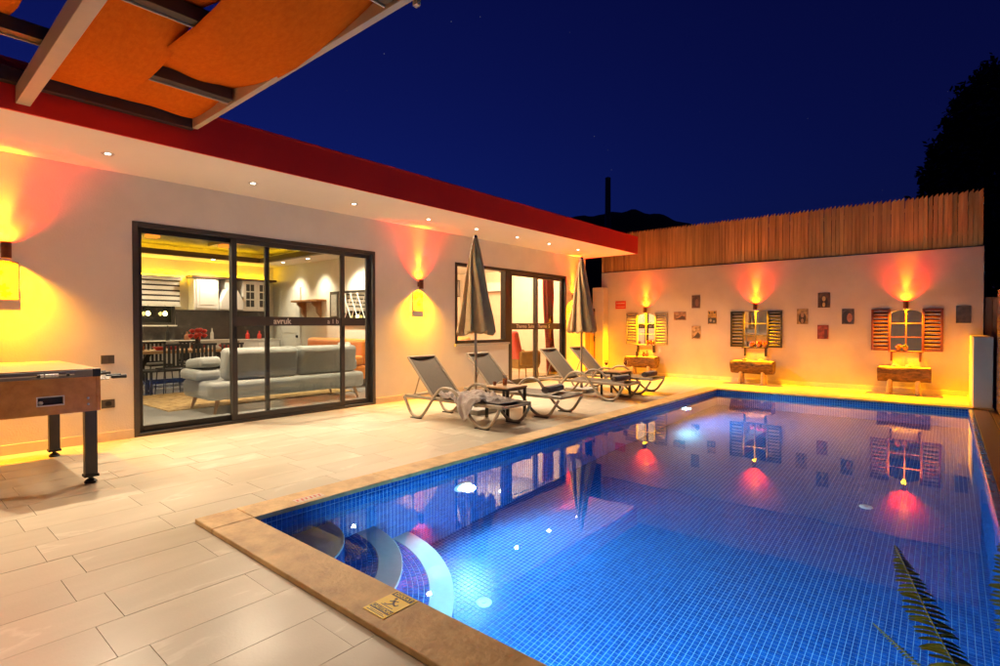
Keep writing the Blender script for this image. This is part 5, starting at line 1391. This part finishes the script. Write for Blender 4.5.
# ================================================================== BEDROOM
def bedroom():
    ye = YEND - .22
    a = thing('air_conditioner', 'white wall air conditioner seen through the bedroom window', 'air conditioner', (-10.0, ye, 2.4))
    MB().box(-10.45, -9.60, ye - .20, ye - .001, 2.26, 2.53).build('casing', 'appliance', a, world=True, bevel=.03, seg=3)
    MB().box(-10.38, -9.67, ye - .19, ye - .06, 2.252, 2.2595).build('louvre', 'slate_frame', a, world=True)
    t = thing('television', 'grey flat television on the bedroom wall behind the near parasol', 'television', (-11.45, 10.9, 2.1))
    MB().box(-11.498, -11.46, 11.0, 11.70, 2.16, 2.68).build('screen_case', 'slate_frame', t, world=True, bevel=.006); MB().box(-11.4595, -11.457, 11.03, 11.67, 2.19, 2.65).build('screen', 'shutter_grey', t, world=True)
    p = thing('orange_picture', 'orange picture on the bedroom wall below the television', 'picture', (-11.49, 11.3, 1.8))
    MB().box(-11.498, -11.475, 11.05, 11.55, 1.55, 2.05).build('frame', 'dark_wood', p, world=True); MB().box(-11.4745, -11.472, 11.09, 11.51, 1.66, 2.01).build('print', 'orange_cloth', p, world=True)
    b = thing('bed', 'bed with orange and red cover below the bedroom window', 'bed', (-9.6, 8.4, 0))
    MB().box(-.95, 1.05, -.9, .9, .12, .60).build('mattress', 'orange_cloth', b, bevel=.06, seg=3, smooth=True)
    MB().box(-.8, 1.07, -.95, .6, .605, .72).build('cover', 'red_cloth', b, bevel=.05, seg=3, smooth=True)
    MB().box(-1.0, 1.1, -.95, .95, 0, .119).build('bed_base', 'dark_wood', b)
    MB().box(.45, 1.0, .30, .80, .725, .98, Matrix.Rotation(R(15), 3, 'X')).build('cushion', 'orange_cloth', b, bevel=.07, seg=3, smooth=True)
    c = thing('red_armchair', 'red upholstered armchair inside the bedroom door', 'armchair', (-8.2, 10.62, 0), R(160))
    MB().box(-.33, .33, -.32, .34, .22, .46).build('seat', 'olive_cloth', c, bevel=.05, seg=3, smooth=True)
    MB().box(-.34, .34, .22, .40, .40, 1.16, Matrix.Rotation(R(-14), 3, 'X')).build('backrest', 'red_cloth', c, bevel=.08, seg=4, smooth=True)
    for s in (-1, 1): MB().box(s * .36 - .07, s * .36 + .07, -.28, .30, .30, .66).build('armrest', 'olive_cloth', c, bevel=.05, seg=3, smooth=True)
    for sx in (-1, 1):
        for sy in (-1, 1): MB().tube([(sx * .26, sy * .26, .23), (sx * .30, sy * .30, 0)], [.025, .015], 8).build('leg', 'leg_wood', c)
    def fn(u, v):
        x = -7.52 - .06 * math.sin(u * 38); y = 10.60 + .34 * u * (1 - .35 * math.sin(math.pi * min(1, v * 1.25)) * 1.0) + .18 * (1 - math.cos(math.pi * min(1, (1 - v) * 1.0))) * .5
        return (x, y, .02 + 2.43 * v)
    cu = thing('curtain', 'dark red tied back curtain inside the bedroom door', 'curtain', (-7.52, 10.75, 0)); m = MB().grid(fn, 60, 24); m.build('drape', 'curtain_red', cu, world=True, smooth=True, fix=False, solid=.004)
    MB().tube([(-7.52, 8.9, 2.47), (-7.52, 11.1, 2.47)], .012, 8).build('rail', 'black_metal', cu, world=True)
    for i, (x, y) in enumerate(((-9.0, 8.6), (-8.6, 10.4))):
        o = thing('bedroom_downlight', f'bedroom ceiling lamp, {"near" if i == 0 else "far"} one', 'ceiling lamp', (x, y, 2.849), group='bedroom ceiling lamps')
        MB().lathe([(0, -.05), (.12, -.045), (.15, -.01), (.15, 0), (0, 0)], 20).build('shade', 'lamp_white', o, smooth=True)
        point('lamp', (0, 0, -.14), W_ROOM * 1.0, (1.0, .66, .36), .1, o)
bedroom()

# ================================================================== NIGHT BACKGROUND
def polar(px, d):
    a = (px - 500) / FPX
    return (-math.sin(YAW) * d + math.cos(YAW) * a * d, math.cos(YAW) * d + math.sin(YAW) * a * d)
x, y = polar(607.5, 22)
po = thing('utility_pole', 'tall dark pole rising behind the roof end against the night sky', 'pole', (x, y, 0))
MB().tube([(0, 0, -.05), (0, 0, 3.5), (0, 0, 7.35)], [.15, .13, .11], 12).build('shaft', 'pole_metal', po, smooth=True)
MB().lathe([(.115, 0), (.115, .05), (.0, .10)], 12, (0, 0, 7.33)).build('cap', 'pole_metal', po)

def tree(px, d, H, R0, label, seed, n=9000):
    x, y = polar(px, d); rnd = random.Random(seed)
    o = thing('poplar_tree', label, 'tree', (x, y, 0), group='dark trees beyond the fence')
    MB().tube([(0, 0, -.1), (.1, 0, H * .3), (0, .1, H * .6), (0, 0, H * .92)], [.28, .22, .13, .03], 10).build('trunk', 'trunk', o, smooth=True)
    for k in range(14):
        a = rnd.uniform(0, 6.28); z = H * rnd.uniform(.2, .75); r = R0 * .6
        MB().tube([(0, 0, z), (r * .5 * math.cos(a), r * .5 * math.sin(a), z + H * .07), (r * math.cos(a), r * math.sin(a), z + H * .16)], [.07, .045, .015], 6).build('limb', 'trunk', o)
    m = MB(); cl = []
    for k in range(420):
        t = rnd.random() ** .9; z = H * (.12 + .86 * t)
        w = R0 * (math.sin(math.pi * min(1, .12 + t * .88)) ** .7) * (.95 if t < .6 else 1.0)
        a = rnd.uniform(0, 6.28); q = w * rnd.uniform(.2, 1.0) ** .6
        cl.append((q * math.cos(a), q * math.sin(a), z, rnd.uniform(.35, .8)))
    for k in range(n):
        c = cl[rnd.randrange(len(cl))]
        g = Vector((rnd.gauss(0, .5), rnd.gauss(0, .5), rnd.gauss(0, .75))) * c[3]
        p = Vector(c[:3]) + g; s = rnd.uniform(.16, .34)
        u = Vector((rnd.gauss(0, 1), rnd.gauss(0, 1), rnd.gauss(0, 1))).normalized() * s; w = u.orthogonal().normalized() * s * .6
        m.raw([p - u, p + w, p + u, p - w], [(0, 1, 2, 3)])
    m.build('crown', 'leaf_night', o, fix=False)
tree(985, 40, 20.2, 4.3, 'tall dark poplar against the night sky at the right edge', 4, 30000)
tree(1075, 44, 22.5, 4.6, 'second tall dark poplar beyond the right edge', 5, 20000)

# ---- fern in a pot at the near corner
def fern():
    o = thing('potted_fern', 'green sword fern fronds leaning over the pool in the bottom right corner', 'plant', (0.34, 1.10, 0))
    MB().lathe([(.12, 0), (.17, .20), (.185, .21), (.185, .24), (.165, .24), (.155, .2), (0, .19)], 22).build('pot', 'pot_clay', o, smooth=True)
    MB().lathe([(.0, .2), (.157, .2), (.157, .215), (0, .22)], 18).build('soil', 'soil', o)
    rnd = random.Random(8); base = Vector((.34, 1.10, .21))
    def frond(tip, mid, wmax, nl=44):
        P = catmull([base, base.lerp(Vector(mid), .5) + Vector((0, 0, .05)), Vector(mid), Vector(tip)], 14)
        rach = MB().tube([p - base + Vector((0, 0, .21)) for p in P], [.0045 * (1 - .7 * i / len(P)) for i in range(len(P))], 6).build('frond_stem', 'frond', o, smooth=True)
        m = MB(); n = len(P)
        for k in range(2, nl * 2):
            t = k / (nl * 2); i = min(n - 2, int(t * (n - 1))); p = P[i].lerp(P[i + 1], t * (n - 1) - i); d = (P[i + 1] - P[i]).normalized()
            side = d.cross(Vector((0.25, -.5, .9))).normalized(); L = wmax * min(1, 3.2 * (1 - t) ** .75, .35 + 2.2 * t) * rnd.uniform(.85, 1.12)
            for s in (-1, 1):
                q = (side * s + d * .30 + Vector((rnd.uniform(-.10, .10), rnd.uniform(-.10, .10), rnd.uniform(-.30, .10)))).normalized()
                w = (d - q * d.dot(q)).normalized() * min(.0075, L * .16 + .002)
                up = q.cross(w).normalized() * .004
                sg = Vector((0, 0, -.22 * L))
                st = [(0, .7, 0), (.25, 1.05, .5), (.6, .95, .8), (.88, .6, .4), (1.0, 0, 0)]
                vs = []
                for (f_, ww, hh) in st[:-1]: vs += [p + q * L * f_ - w * ww + sg * f_ * f_, p + q * L * f_ + up * hh + sg * f_ * f_, p + q * L * f_ + w * ww + sg * f_ * f_]
                vs.append(p + q * L + sg)
                fs = []
                for z_ in range(3): fs += [(3 * z_, 3 * z_ + 3, 3 * z_ + 4, 3 * z_ + 1), (3 * z_ + 1, 3 * z_ + 4, 3 * z_ + 5, 3 * z_ + 2)]
                fs += [(9, 12, 10), (10, 12, 11)]
                m.raw(vs, fs)
        m.v = [tuple(Vector(v) - base + Vector((0, 0, .21))) for v in m.v]
        m.build('leaflets', 'frond', rach, fix=False)
    frond((-.130, 2.30, .53), (.03, 1.88, .375), .058)
    frond((-.174, 2.10, .325), (.03, 1.78, .33), .016)
    frond((.150, 2.36, .62), (.165, 1.95, .46), .05)
    frond((.13, 2.05, .47), (.2, 1.7, .42), .045)
    frond((.6, 1.7, .55), (.5, 1.4, .5), .045); frond((.75, 1.2, .45), (.55, 1.15, .5), .045); frond((.2, .75, .5), (.25, .9, .5), .045)
fern()
